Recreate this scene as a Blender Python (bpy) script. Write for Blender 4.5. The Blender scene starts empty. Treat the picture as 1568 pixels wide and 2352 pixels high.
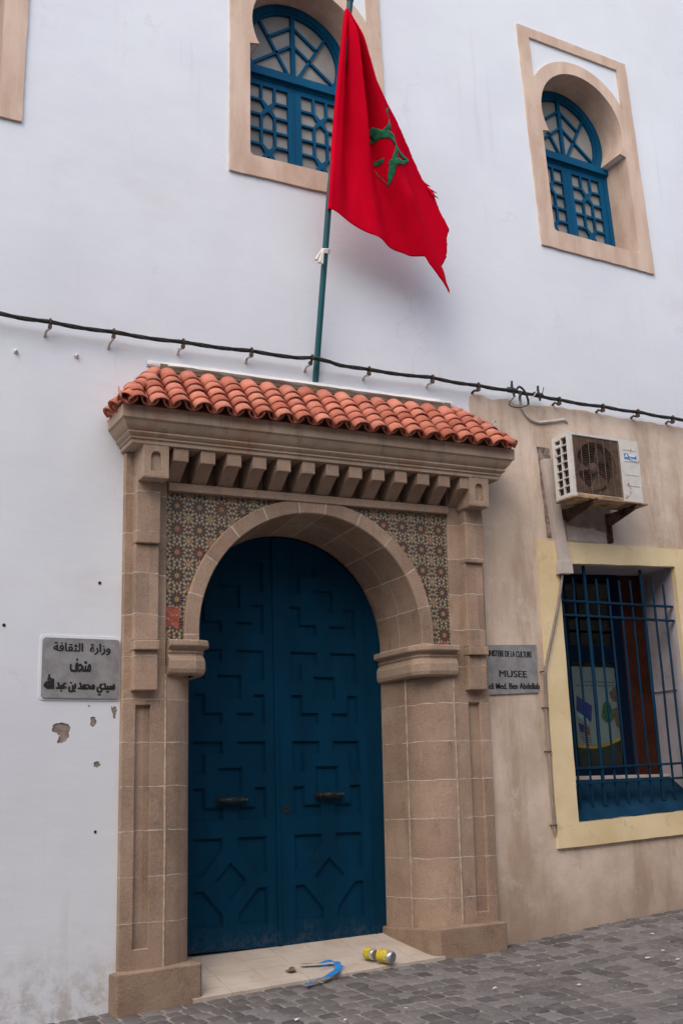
import bpy, bmesh, math, random
from mathutils import Vector, Matrix
from mathutils.geometry import tessellate_polygon

scene = bpy.context.scene
C = scene.collection
PI = math.pi
R = math.radians
random.seed(7)

# ------------------------------------------------------------------ camera, sky, sun, exposure
YAW, PITCH, ROLL = 0.48957336, 0.25387213, -0.03440811
fw = Vector((math.sin(YAW) * math.cos(PITCH), math.cos(YAW) * math.cos(PITCH), math.sin(PITCH)))
r0 = Vector((math.cos(YAW), -math.sin(YAW), 0.0))
u0 = r0.cross(fw)
rr = r0 * math.cos(ROLL) + u0 * math.sin(ROLL)
uu = -r0 * math.sin(ROLL) + u0 * math.cos(ROLL)
cam_data = bpy.data.cameras.new("camera")
cam = bpy.data.objects.new("camera", cam_data)
C.objects.link(cam)
m = Matrix((rr, uu, -fw)).transposed().to_4x4()
m.translation = Vector((0.0, -8.0, 1.3))
cam.matrix_world = m
cam_data.sensor_fit = 'HORIZONTAL'
cam_data.sensor_width = 24.0
cam_data.lens = 2600.02 / 1568.0 * 24.0
cam_data.clip_start = 0.05
cam_data.clip_end = 500.0
scene.camera = cam

SUN_EL, SUN_AZ = R(50), R(-45)          # azimuth measured from straight behind the camera towards its left
sun_dir = Vector((math.sin(SUN_AZ) * math.cos(SUN_EL), -math.cos(SUN_AZ) * math.cos(SUN_EL), math.sin(SUN_EL)))
world = bpy.data.worlds.new("World")
scene.world = world
world.use_nodes = True
wn = world.node_tree
bg = wn.nodes['Background']
sky = wn.nodes.new('ShaderNodeTexSky')
sky.sky_type = 'NISHITA'
sky.sun_disc = False
sky.sun_elevation = SUN_EL
sky.sun_rotation = math.atan2(sun_dir.x, sun_dir.y)
sky.air_density = 1.0
sky.dust_density = 4.0
sky.ozone_density = 1.0
wn.links.new(sky.outputs[0], bg.inputs[0])
bg.inputs[1].default_value = 0.13
sl = bpy.data.lights.new("sun", 'SUN')
sl.energy = 0.85
sl.angle = R(95)
sl.color = (1.0, 0.965, 0.93)
so = bpy.data.objects.new("sun", sl)
C.objects.link(so)
so.rotation_euler = (-sun_dir).to_track_quat('-Z', 'Y').to_euler()
scene.view_settings.view_transform = 'Standard'
scene.view_settings.look = 'None'
scene.view_settings.exposure = 0.74
scene.view_settings.gamma = 1.0
scene.view_settings.use_curve_mapping = False
scene.render.engine = 'CYCLES'
try:
    scene.cycles.use_denoising = True
    scene.cycles.denoiser = 'OPENIMAGEDENOISE'
except Exception:
    pass

# ------------------------------------------------------------------ material helpers
class NT:
    def __init__(s, name, rough=0.8, metallic=0.0, spec=0.4):
        s.m = bpy.data.materials.new(name)
        s.m.use_nodes = True
        s.t = s.m.node_tree
        s.b = s.t.nodes['Principled BSDF']
        s.b.inputs['Roughness'].default_value = rough
        s.b.inputs['Metallic'].default_value = metallic
        s.b.inputs['Specular IOR Level'].default_value = spec
        s.pos = s.t.nodes.new('ShaderNodeNewGeometry').outputs['Position']
        sep = s.t.nodes.new('ShaderNodeSeparateXYZ')
        s.l(s.pos, sep.inputs[0])
        s.x, s.y, s.z = sep.outputs
        s.h = None
    def l(s, a, b): s.t.links.new(a, b)
    def mt(s, op, a, b=None, c=None):
        n = s.t.nodes.new('ShaderNodeMath'); n.operation = op
        for i, v in enumerate((a, b, c)):
            if v is None: continue
            if isinstance(v, (int, float)): n.inputs[i].default_value = v
            else: s.l(v, n.inputs[i])
        return n.outputs[0]
    def noise(s, scale, detail=4, rough=0.55, vec=None):
        n = s.t.nodes.new('ShaderNodeTexNoise')
        n.inputs['Detail'].default_value = detail
        n.inputs['Roughness'].default_value = rough
        if isinstance(scale, tuple):
            mp = s.t.nodes.new('ShaderNodeMapping')
            mp.inputs['Scale'].default_value = scale
            s.l(vec or s.pos, mp.inputs[0]); s.l(mp.outputs[0], n.inputs['Vector'])
            n.inputs['Scale'].default_value = 1.0
        else:
            s.l(vec or s.pos, n.inputs['Vector'])
            n.inputs['Scale'].default_value = scale
        return n.outputs['Fac']
    def ss(s, v, lo, hi, a=0.0, b=1.0):
        n = s.t.nodes.new('ShaderNodeMapRange'); n.interpolation_type = 'SMOOTHSTEP'
        s.l(v, n.inputs[0])
        for i, q in enumerate((lo, hi, a, b)): n.inputs[i + 1].default_value = q
        return n.outputs[0]
    def mix(s, f, a, b):
        n = s.t.nodes.new('ShaderNodeMix'); n.data_type = 'RGBA'
        if isinstance(f, (int, float)): n.inputs[0].default_value = f
        else: s.l(f, n.inputs[0])
        for i, v in ((6, a), (7, b)):
            if isinstance(v, tuple): n.inputs[i].default_value = (*v, 1.0)
            else: s.l(v, n.inputs[i])
        return n.outputs[2]
    def scale_col(s, col, fac):
        n = s.t.nodes.new('ShaderNodeVectorMath'); n.operation = 'SCALE'
        if isinstance(col, tuple): n.inputs[0].default_value = col
        else: s.l(col, n.inputs[0])
        s.l(fac, n.inputs['Scale'])
        return n.outputs[0]
    def bump(s, height, strength, dist):
        n = s.t.nodes.new('ShaderNodeBump')
        n.inputs['Strength'].default_value = strength
        n.inputs['Distance'].default_value = dist
        s.l(height, n.inputs['Height'])
        if s.h is not None: s.l(s.h, n.inputs['Normal'])
        s.h = n.outputs[0]
        s.l(s.h, s.b.inputs['Normal'])
    def tint(s):
        n = s.t.nodes.new('ShaderNodeAttribute'); n.attribute_name = 'tint'
        return n.outputs['Fac']
    def done(s, col):
        if isinstance(col, tuple): s.b.inputs['Base Color'].default_value = (*col, 1.0)
        else: s.l(col, s.b.inputs['Base Color'])
        return s.m

def simple(name, col, rough=0.6, metallic=0.0, var=0.25, scale=12.0, bump=0.0, dirt=None, spec=0.4):
    n = NT(name, rough, metallic, spec)
    f = n.ss(n.noise(scale, 5), 0.3, 0.7)
    c = n.mix(f, tuple(v * (1 - var) for v in col), tuple(min(1, v * (1 + var)) for v in col))
    if dirt:
        dcol, lo, hi, sc = dirt
        c = n.mix(n.ss(n.noise(sc, 6, 0.65), lo, hi), c, dcol)
    if bump: n.bump(n.noise(scale * 6, 4), bump, 0.004)
    return n.done(c)

M = {}
# limewashed wall
n = NT('white_plaster', 0.9, spec=0.2)
c = n.mix(n.ss(n.noise(0.9, 4), .3, .7), (.645, .68, .74), (.695, .735, .79))
c = n.mix(n.mt('MULTIPLY', n.ss(n.noise((.5, .5, .9), 5, .6), .56, .74), .45), c, (.60, .57, .57))
c = n.mix(n.mt('MULTIPLY', n.ss(n.noise((7., 7., .45), 4), .60, .80), .18), c, (.55, .52, .52))
low = n.mt('MULTIPLY', n.ss(n.mt('ADD', n.z, n.mt('MULTIPLY', n.noise(3.0, 6, .65), .9)), 1.05, .25), .75)
c = n.mix(n.mt('MULTIPLY', low, n.ss(n.noise(9, 6, .7), .40, .62)), c, (.36, .32, .29))
n.bump(n.noise(1.2, 3), .30, .035)
n.bump(n.noise((3.5, 3.5, 9), 6, .62), .24, .010)
vo = n.t.nodes.new('ShaderNodeTexVoronoi'); vo.feature = 'DISTANCE_TO_EDGE'; vo.inputs['Scale'].default_value = .55
wp = n.t.nodes.new('ShaderNodeVectorMath'); wp.operation = 'ADD'
n.l(n.pos, wp.inputs[0])
nz_ = n.t.nodes.new('ShaderNodeTexNoise'); nz_.inputs['Scale'].default_value = 2.2; nz_.inputs['Detail'].default_value = 6
n.l(n.pos, nz_.inputs['Vector']); n.l(nz_.outputs['Color'], wp.inputs[1]); n.l(wp.outputs[0], vo.inputs['Vector'])
crk = n.mt('MULTIPLY', n.ss(vo.outputs['Distance'], .010, .002), n.ss(n.noise(1.1, 3), .52, .62))
c = n.mix(n.mt('MULTIPLY', crk, .18), c, (.48, .46, .47))
n.bump(crk, .10, .003)
run = n.mt('MULTIPLY', n.ss(n.noise((9, 9, .35), 3), .58, .72), n.ss(n.noise(.7, 3), .48, .62))
c = n.mix(n.mt('MULTIPLY', run, .22), c, (.50, .465, .45))
n.bump(n.noise(70, 3), .22, .003)
M['white'] = n.done(c)
# bare lower render
n = NT('beige_render', 0.92, spec=0.15)
c = n.mix(n.ss(n.noise(1.3, 5, .6), .32, .68), (.51, .41, .325), (.675, .565, .47))
c = n.mix(n.mt('MULTIPLY', n.ss(n.noise((3.2, 3.2, .7), 6, .68), .44, .66), .7), c, (.375, .275, .20))
c = n.mix(n.mt('MULTIPLY', n.ss(n.noise(3.4, 8, .72), .54, .66), .6), c, (.62, .54, .47))
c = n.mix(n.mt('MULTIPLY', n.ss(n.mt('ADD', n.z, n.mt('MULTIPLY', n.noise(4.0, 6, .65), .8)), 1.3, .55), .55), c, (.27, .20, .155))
c = n.mix(n.mt('MULTIPLY', n.ss(n.noise(38, 3), .68, .78), .5), c, (.22, .17, .13))
n.bump(n.noise(2.2, 4), .5, .03)
n.bump(n.noise(16, 6, .65), .4, .010)
n.bump(n.noise(90, 3), .3, .003)
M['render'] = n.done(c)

def stone(name, a, b, joints=None, arch=None, grain=1.0):
    n = NT(name, 0.9, spec=0.2)
    c = n.mix(n.ss(n.noise(3.2, 5, .6), .32, .68), a, b)
    def tone(idx, c):
        wn_ = n.t.nodes.new('ShaderNodeTexWhiteNoise'); wn_.noise_dimensions = '1D'
        n.l(idx, wn_.inputs['W'])
        return n.scale_col(c, n.ss(wn_.outputs['Value'], 0, 1, .88, 1.12))
    c = n.mix(n.mt('MULTIPLY', n.ss(n.noise((8, 8, 3), 6, .7), .5, .72), .55), c, tuple(v * .58 for v in a))
    c = n.mix(n.mt('MULTIPLY', n.ss(n.noise(1.7, 5, .65), .54, .70), .40), c, (.34, .215, .155))
    c = n.mix(n.mt('MULTIPLY', n.ss(n.noise(2.9, 6, .7), .57, .70), .35), c, (.40, .33, .25))
    c = n.mix(n.mt('MULTIPLY', n.ss(n.noise(150, 2), .46, .66), .33 * grain), c, tuple(v * 1.55 for v in b))
    c = n.mix(n.mt('MULTIPLY', n.ss(n.noise(120, 2), .56, .70), .40 * grain), c, tuple(v * .5 for v in a))
    mort = (.52, .47, .40)
    wob = n.mt('MULTIPLY', n.mt('SUBTRACT', n.noise(7, 3), .5), .030)
    keep = n.ss(n.noise(5, 4), .36, .46)
    if joints:
        z0, p, w = joints
        q = n.mt('FRACT', n.mt('ADD', n.mt('DIVIDE', n.mt('SUBTRACT', n.mt('ADD', n.z, wob), z0), p), .5))
        row_ = n.mt('FLOOR', n.mt('ADD', n.mt('DIVIDE', n.mt('SUBTRACT', n.z, z0), p), 0.0))
        col_ = n.mt('FLOOR', n.mt('DIVIDE', n.mt('ADD', n.x, .03), .29))
        c = tone(n.mt('ADD', n.mt('MULTIPLY', row_, 7.3), n.mt('MULTIPLY', col_, 3.7)), c)
        d = n.mt('MULTIPLY', n.mt('ABSOLUTE', n.mt('SUBTRACT', q, .5)), p)
        wv_ = n.ss(n.noise(11, 4, .6), .3, .7, .35, 1.3)
        f = n.mt('MULTIPLY', n.ss(n.mt('DIVIDE', d, wv_), w * 1.2, w * .6), n.mt('MULTIPLY', keep, .85))
        c = n.mix(f, c, mort)
        n.bump(f, .6, .004)
    if arch:
        cx, cz, key, step, w = arch
        dx = n.mt('SUBTRACT', n.x, cx); dz = n.mt('SUBTRACT', n.z, cz)
        ang = n.mt('ABSOLUTE', n.mt('ARCTAN2', dx, dz))
        q = n.mt('FRACT', n.mt('ADD', n.mt('DIVIDE', n.mt('SUBTRACT', n.mt('ADD', ang, n.mt('MULTIPLY', wob, .35)), key), step), .5))
        d = n.mt('MULTIPLY', n.mt('ABSOLUTE', n.mt('SUBTRACT', q, .5)), step)
        f = n.ss(n.mt('DIVIDE', d, n.ss(n.noise(11, 4, .6), .3, .7, .45, 1.3)), w * 1.2, w * .6)
        # staggered cross joints along the barrel
        cell = n.mt('FLOOR', n.mt('DIVIDE', n.mt('SUBTRACT', ang, key), step))
        c = tone(n.mt('ADD', n.mt('MULTIPLY', cell, 5.1), n.mt('MULTIPLY', n.mt('SIGN', dx), 2.3)), c)
        yo = n.mt('MULTIPLY', n.mt('FRACT', n.mt('MULTIPLY', cell, .37)), .12)
        dy = n.mt('ABSOLUTE', n.mt('SUBTRACT', n.y, n.mt('ADD', .20, yo)))
        f = n.mt('MAXIMUM', f, n.mt('MULTIPLY', n.ss(dy, .006, .003), .6))
        c = n.mix(n.mt('MULTIPLY', f, n.ss(n.noise(5, 4), .30, .42)), c, mort)
    n.bump(n.noise(6, 5, .6), .5, .016)
    n.bump(n.noise(42, 5, .65), .75 * grain, .006)
    n.bump(n.noise(170, 2), .7 * grain, .003)
    return n.done(c)
SA, SB = (.285, .201, .147), (.362, .263, .198)
M['pier'] = stone('sandstone_courses', SA, SB, joints=(.562, .3055, .0050))
M['stone'] = stone('sandstone_plain', SA, SB)
M['arch'] = stone('sandstone_voussoirs', SA, SB, arch=(3.96, 2.60, R(6.5), R(17), .0050))
M['cap'] = stone('sandstone_dressed', (.32, .232, .170), (.385, .288, .218))
M['plinth'] = stone('sandstone_worn', (.235, .165, .118), (.32, .235, .17), grain=1.2)
n = NT('mortar', .95, spec=.1)
M['mortar'] = n.done(n.mix(n.ss(n.noise(18, 4), .35, .65), (.33, .255, .19), (.47, .40, .32)))
# weathered cornice with rusty run-off
n = NT('cornice_stone', .9, spec=.2)
c = n.mix(n.ss(n.noise(2.6, 5, .6), .32, .68), (.35, .262, .195), (.44, .338, .255))
c = n.mix(n.mt('MULTIPLY', n.ss(n.noise((2.6, 2.6, .5), 4, .6), .50, .68), .7), c, (.37, .195, .125))
c = n.mix(n.mt('MULTIPLY', n.ss(n.noise((9, 9, 1.2), 5, .65), .52, .70), .6), c, (.19, .150, .115))
jx = n.mt('MULTIPLY', n.mt('ABSOLUTE', n.mt('SUBTRACT', n.mt('FRACT', n.mt('DIVIDE', n.mt('ADD', n.x, n.mt('MULTIPLY', n.noise(6, 3), .03)), .47)), .5)), .47)
c = n.mix(n.mt('MULTIPLY', n.ss(jx, .007, .003), .45), c, (.40, .34, .27))
n.bump(n.noise(8, 5), .4, .012)
n.bump(n.noise(70, 4, .6), .5, .004)
M['cornice'] = n.done(c)
# window surrounds: pinkish stucco with brush marks
n = NT('stucco_surround', .9, spec=.2)
c = n.mix(n.ss(n.noise((5, 5, 1.4), 5, .6), .35, .65), (.50, .365, .285), (.61, .475, .385))
c = n.mix(n.mt('MULTIPLY', n.ss(n.noise((22, 22, 1.2), 4), .52, .7), .22), c, (.66, .56, .48))
c = n.mix(n.mt('MULTIPLY', n.ss(n.noise(3.1, 6, .7), .54, .68), .4), c, (.46, .315, .235))
n.bump(n.noise((14, 14, 5), 5, .65), .5, .008)
n.bump(n.noise(90, 3), .35, .003)
M['surround'] = n.done(c)
# yellow painted plaster
n = NT('yellow_plaster', .85, spec=.25)
c = n.mix(n.ss(n.noise(2.0, 5), .3, .7), (.66, .525, .305), (.77, .645, .41))
c = n.mix(n.mt('MULTIPLY', n.ss(n.noise(6, 7, .72), .55, .70), .55), c, (.47, .35, .21))
n.bump(n.noise(5, 4), .4, .014)
n.bump(n.noise(60, 4), .3, .003)
M['yellow'] = n.done(c)
M['lavender'] = simple('lavender_limewash', (.43, .40, .435), .9, var=.12, scale=3, bump=.3, dirt=((.26, .22, .21), .56, .74, 5))
# paints
def paint(name, col, rough, var, dirt=None, wood=.25):
    n = NT(name, rough, spec=.45)
    c = n.mix(n.ss(n.noise((6, 6, 1.2), 5), .3, .7), tuple(v * (1 - var) for v in col), tuple(v * (1 + var) for v in col))
    if dirt: c = n.mix(n.mt('MULTIPLY', n.ss(n.noise(5, 7, .7), .60, .74), .5), c, dirt)
    if name.startswith('petrol'):
        dust = n.mt('MULTIPLY', n.ss(n.mt('ADD', n.z, n.mt('MULTIPLY', n.noise(6, 6, .7), .5)), .72, .42), n.ss(n.noise(30, 5, .7), .40, .62))
        c = n.mix(n.mt('MULTIPLY', dust, .22), c, (.16, .15, .14))
        c = n.mix(n.mt('MULTIPLY', n.ss(n.noise((30, 30, 1.0), 4), .58, .72), .35), c, (.001, .012, .030))
    n.bump(n.noise((40, 40, 3), 3), wood, .003)
    n.bump(n.noise(120, 2), .12, .001)
    return n.done(c)
M['door'] = paint('petrol_blue_door_paint', (.0004, .0235, .057), .6, .18, (.006, .036, .06))
M['door'].node_tree.nodes['Principled BSDF'].inputs['Specular IOR Level'].default_value = .30
M['door'].node_tree.nodes['Principled BSDF'].inputs['Specular Tint'].default_value = (.25, .75, 1, 1)
M['blue'] = paint('blue_window_paint', (.0025, .068, .155), .6, .15)
M['iron_blue'] = paint('blue_grille_paint', (.004, .024, .055), .55, .3, (.03, .03, .035))
M['sill_blue'] = paint('blue_sill_paint', (.004, .024, .052), .8, .35, (.05, .085, .12))
M['navy'] = paint('navy_casement_paint', (.001, .004, .018), .8, .2)
for k_ in ('blue', 'iron_blue', 'sill_blue', 'navy'):
    b_ = M[k_].node_tree.nodes['Principled BSDF']; b_.inputs['Specular IOR Level'].default_value = .25; b_.inputs['Specular Tint'].default_value = (.3, .7, 1, 1)
M['brown'] = simple('brown_board', (.048, .014, .008), .8, var=.3, scale=5, spec=.1)
n = NT('frosted_glass', .55, spec=.25)
c = n.mix(n.ss(n.noise(2.5, 3), .3, .7), (.20, .20, .19), (.29, .285, .27))
n.bump(n.noise(70, 3), .5, .004)
M['frost'] = n.done(c)
m_ = bpy.data.materials.new('clear_glass'); m_.use_nodes = True
t_ = m_.node_tree
mx_ = t_.nodes.new('ShaderNodeMixShader'); tr_ = t_.nodes.new('ShaderNodeBsdfTransparent'); gl_ = t_.nodes.new('ShaderNodeBsdfGlossy')
tr_.inputs[0].default_value = (.80, .86, .86, 1); gl_.inputs['Roughness'].default_value = .03
mx_.inputs[0].default_value = .025
t_.links.new(tr_.outputs[0], mx_.inputs[1]); t_.links.new(gl_.outputs[0], mx_.inputs[2])
t_.links.new(mx_.outputs[0], t_.nodes['Material Output'].inputs[0])
M['glass'] = m_
M['dark'] = simple('dark_room', (.004, .004, .004), .95, spec=.05)
# roof tiles
n = NT('terracotta_tile', .85, spec=.25)
tn = n.tint()
c = n.mix(tn, (.375, .110, .068), (.58, .205, .138))
c = n.mix(n.mt('MULTIPLY', n.ss(n.noise(7, 5, .6), .45, .7), .45), c, (.58, .285, .215))
c = n.mix(n.mt('MULTIPLY', n.ss(n.noise(16, 7, .72), .55, .68), .55), c, (.20, .095, .065))
c = n.mix(n.mt('MULTIPLY', n.ss(n.noise(30, 5, .7), .63, .72), .45), c, (.60, .50, .42))
n.bump(n.noise(45, 5), .4, .004)
M['tile'] = n.done(c)
M['roofmortar'] = simple('roof_mortar', (.17, .115, .08), .95, var=.35, scale=9, bump=.5)
M['whitestrip'] = simple('white_mortar_strip', (.78, .765, .74), .85, var=.06, scale=6, bump=.35)
# zellij
n = NT('zellij_tile', .35, spec=.5)
CELL = .1815
def star(n, ox, oz):
    u = n.mt('SUBTRACT', n.mt('FRACT', n.mt('DIVIDE', n.mt('SUBTRACT', n.x, ox), CELL)), .5)
    v = n.mt('SUBTRACT', n.mt('FRACT', n.mt('DIVIDE', n.mt('SUBTRACT', n.z, oz), CELL)), .5)
    r_ = n.mt('SQRT', n.mt('ADD', n.mt('MULTIPLY', u, u), n.mt('MULTIPLY', v, v)))
    return r_, n.mt('ARCTAN2', v, u)
def band(n, v, lo, hi, e=.012):
    return n.mt('MULTIPLY', n.ss(v, lo - e, lo + e), n.ss(v, hi + e, hi - e))
ra, aa = star(n, 2.735, 3.655 - 6 * CELL)
rb, ab = star(n, 2.735 + CELL / 2, 3.655 - 6 * CELL + CELL / 2)
c12 = n.mt('COSINE', n.mt('MULTIPLY', aa, 12.0)); c8 = n.mt('COSINE', n.mt('MULTIPLY', ab, 8.0))
c24 = n.mt('COSINE', n.mt('MULTIPLY', aa, 24.0))
hue = n.ss(n.noise(4.2, 2), .42, .58)
c = n.mix(n.ss(n.noise(60, 2), .4, .6), (.11, .076, .056), (.165, .118, .086))
half = n.mt('COSINE', n.mt('ADD', n.mt('MULTIPLY', aa, 12.0), PI))
pale = n.mix(hue, (.36, .315, .20), (.42, .325, .21))
# outer dark and pale ring of kites
c = n.mix(n.mt('MULTIPLY', band(n, ra, .395, .485), n.ss(half, .30, .6)), c, pale)
c = n.mix(n.mt('MULTIPLY', band(n, ra, .40, .54), n.ss(c12, .35, .65)), c, (.050, .040, .042))
c = n.mix(n.mt('MULTIPLY', band(n, ra, .305, .385), n.ss(c12, .40, .7)), c, pale)
c = n.mix(n.mt('MULTIPLY', band(n, ra, .300, .375), n.ss(half, .1, .5)), c, (.085, .080, .046))
# rosette: dark petals round a tan heart
c = n.mix(band(n, ra, -.1, .290), c, (.215, .15, .09))
c = n.mix(n.mt('MULTIPLY', band(n, ra, .115, .285), n.ss(half, -.85, -.62)), c, n.mix(hue, (.020, .017, .028), (.050, .018, .018)))
c = n.mix(band(n, ra, -.1, .085), c, n.mix(hue, (.34, .19, .075), (.36, .13, .06)))
# small star where four cells meet
c = n.mix(n.mt('MULTIPLY', band(n, rb, .135, .225), n.ss(c8, .1, .4)), c, pale)
c = n.mix(band(n, rb, -.1, .105), c, n.mix(hue, (.30, .235, .12), (.28, .17, .095)))
c = n.mix(n.mt('MULTIPLY', n.ss(n.noise(14, 6, .7), .52, .68), .5), c, (.10, .075, .055))
n.bump(c, .35, .003)
n.b.inputs['Roughness'].default_value = .45
M['zellij'] = n.done(c)
M['redpatch'] = simple('red_bare_bed', (.30, .085, .055), .95, var=.3, scale=25, bump=.5, dirt=((.34, .27, .23), .56, .62, 30))
# misc
M['pole'] = paint('teal_pole_paint', (.006, .085, .098), .45, .2)
n = NT('red_cloth', .95, spec=.03)
c = n.mix(n.ss(n.noise((3, 3, 1), 4), .3, .7), (.52, .0012, .017), (.66, .002, .023))
n.bump(n.noise((7, 7, 3), 5, .6), .35, .014)
wv = n.noise((420, 420, 420), 2)
n.bump(wv, .25, .001)
M['flag'] = n.done(c)
M['green'] = simple('green_cloth', (.012, .155, .075), .85, var=.35, scale=22)
M['rope'] = simple('white_rope', (.72, .68, .62), .9, var=.15, scale=60)
M['cable'] = simple('black_cable_sheath', (.022, .022, .022), .6, var=.5, scale=30, dirt=((.22, .21, .20), .68, .76, 26))
M['clip'] = simple('rusty_clip', (.075, .05, .038), .8, var=.5, scale=40)
M['clipwhite'] = simple('limewashed_peg', (.55, .52, .50), .9, var=.3, scale=40, dirt=((.20, .13, .09), .56, .66, 30))
M['lead'] = simple('grey_white_lead', (.52, .49, .46), .7, var=.2, scale=18, dirt=((.04, .035, .03), .60, .66, 12))
M['acwhite'] = simple('aged_white_metal', (.60, .585, .55), .5, var=.08, scale=8, dirt=((.33, .15, .06), .60, .72, 11))
M['acbrown'] = simple('rusted_brown_metal', (.115, .072, .052), .8, var=.4, scale=14, bump=.2)
M['acwire'] = simple('rusty_wire', (.15, .098, .070), .8, var=.4, scale=30)
M['acdark'] = simple('fan_cavity', (.022, .015, .012), .9)
M['fan'] = simple('brown_fan_plastic', (.115, .075, .055), .6, var=.25, scale=14)
M['rust'] = simple('rusted_steel', (.085, .045, .028), .85, var=.6, scale=16, bump=.3, dirt=((.30, .15, .07), .60, .72, 9))
M['rusttray'] = simple('rusty_tray', (.33, .23, .13), .7, var=.5, scale=9, dirt=((.15, .06, .025), .52, .64, 14))
M['duct'] = simple('grey_trunking', (.50, .44, .405), .6, var=.1, scale=6, dirt=((.12, .09, .075), .66, .76, 28))
M['pipe'] = simple('greybrown_conduit', (.25, .205, .18), .6, var=.2, scale=10)
M['marble'] = None
n = NT('grey_marble', .5, spec=.4)
c = n.mix(n.ss(n.noise(9, 7, .7), .35, .65), (.20, .20, .205), (.28, .28, .285))
c = n.mix(n.mt('MULTIPLY', n.ss(n.noise(3.5, 8, .75), .58, .70), .5), c, (.16, .16, .165))
M['marble'] = n.done(c)
M['ink'] = simple('black_lettering', (.012, .012, .014), .6, var=.3, scale=30)
M['stickerblue'] = simple('sticker_blue', (.035, .22, .50), .4, var=.1)
M['stickerwhite'] = simple('sticker_white', (.70, .72, .74), .4, var=.05)
M['chip'] = simple('bare_plaster', (.235, .195, .170), .95, var=.3, scale=22, bump=.6)
M['hole'] = simple('dark_hole', (.03, .022, .018), .95)
M['masonry'] = simple('rough_masonry', (.235, .185, .160), .95, var=.45, scale=14, bump=1.0, dirt=((.10, .075, .065), .5, .62, 16))
n = NT('grey_mortar_patch', .95, spec=.1)
c = n.mix(n.ss(n.noise(8, 5), .3, .7), (.20, .165, .135), (.29, .245, .21))
edge_ = n.mt('ADD', n.z, n.mt('MULTIPLY', n.mt('SUBTRACT', n.noise(9, 5, .6), .5), .16))
c = n.mix(n.ss(edge_, 3.735, 3.715), c, n.mix(n.ss(n.noise(14, 5), .3, .7), (.46, .415, .385), (.55, .50, .47)))
n.bump(n.noise(40, 5), .5, .004)
M['greypatch'] = n.done(c)
M['brass'] = simple('dark_bronze', (.008, .018, .022), .55, .2, var=.5, scale=40)
M['canyellow'] = simple('can_yellow', (.58, .45, .035), .45, .1, var=.2, scale=30, dirt=((.70, .70, .62), .60, .66, 45))
M['canmetal'] = simple('can_metal', (.55, .55, .55), .3, .7, var=.1)
M['ribbon'] = simple('blue_strap', (.025, .22, .58), .45, var=.2, scale=30)
M['scrap'] = simple('white_scrap', (.62, .60, .58), .8, var=.15, scale=50)
M['leaf'] = simple('brown_scrap', (.20, .075, .035), .8, var=.3, scale=50)
M['rag'] = simple('brown_rag', (.17, .11, .085), .9, var=.5, scale=60, dirt=((.28, .06, .03), .58, .64, 40))
M['paper'] = simple('poster_paper', (.29, .30, .30), .6, var=.1, scale=5)
M['p_blue'] = simple('poster_blue', (.035, .035, .20), .6)
M['p_pale'] = simple('poster_pale', (.40, .50, .52), .6)
M['p_red'] = simple('poster_red', (.30, .09, .06), .6)
M['p_green'] = simple('poster_green', (.045, .13, .055), .6, var=.5, scale=40)
M['p_yellow'] = simple('poster_yellow', (.55, .33, .02), .6)
M['p_black'] = simple('poster_black', (.03, .026, .02), .6)
M['p_brown'] = simple('poster_brown', (.16, .09, .055), .6, var=.4, scale=30)
# threshold tiles
n = NT('threshold_tile', .7, spec=.3)
c = n.mix(n.ss(n.noise(4, 5), .3, .7), (.43, .37, .31), (.51, .445, .38))
c = n.mix(n.mt('MULTIPLY', n.ss(n.noise(7, 7, .7), .54, .72), .55), c, (.34, .27, .20))
def grid(n, v, p, o, w):
    q = n.mt('FRACT', n.mt('ADD', n.mt('DIVIDE', n.mt('SUBTRACT', v, o), p), .5))
    return n.ss(n.mt('MULTIPLY', n.mt('ABSOLUTE', n.mt('SUBTRACT', q, .5)), p), w * 1.4, w * .6)
g_ = n.mt('MAXIMUM', grid(n, n.x, .30, 3.19, .0040), grid(n, n.y, .20, .36, .0040))
c = n.mix(n.mt('MULTIPLY', g_, n.ss(n.noise(6, 4), .35, .6)), c, (.33, .27, .22))
n.bump(n.noise(20, 4), .2, .003)
M['threshold'] = n.done(c)
# paving
n = NT('sett_stone', .72, spec=.35)
tn = n.tint()
c = n.mix(tn, (.068, .063, .063), (.19, .178, .176))
c = n.mix(n.mt('MULTIPLY', n.ss(n.noise(9, 6, .65), .45, .72), .55), c, (.185, .172, .168))
c = n.mix(n.mt('MULTIPLY', n.ss(n.noise(1.1, 4), .40, .62), .35), c, (.165, .145, .138))
c = n.mix(n.mt('MULTIPLY', n.ss(n.noise(55, 4, .6), .56, .70), .5), c, (.045, .040, .038))
c = n.mix(n.mt('MULTIPLY', n.ss(n.noise(90, 2), .66, .74), .6), c, (.27, .25, .235))
n.bump(n.noise(18, 5), .5, .010)
n.bump(n.noise(85, 4, .6), .45, .003)
M['sett'] = n.done(c)
n = NT('sett_joint', .95, spec=.15)
c = n.mix(n.ss(n.noise(13, 6, .65), .35, .65), (.19, .172, .163), (.29, .265, .25))
n.bump(n.noise(60, 5, .65), .6, .006)
M['joint'] = n.done(c)

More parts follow.
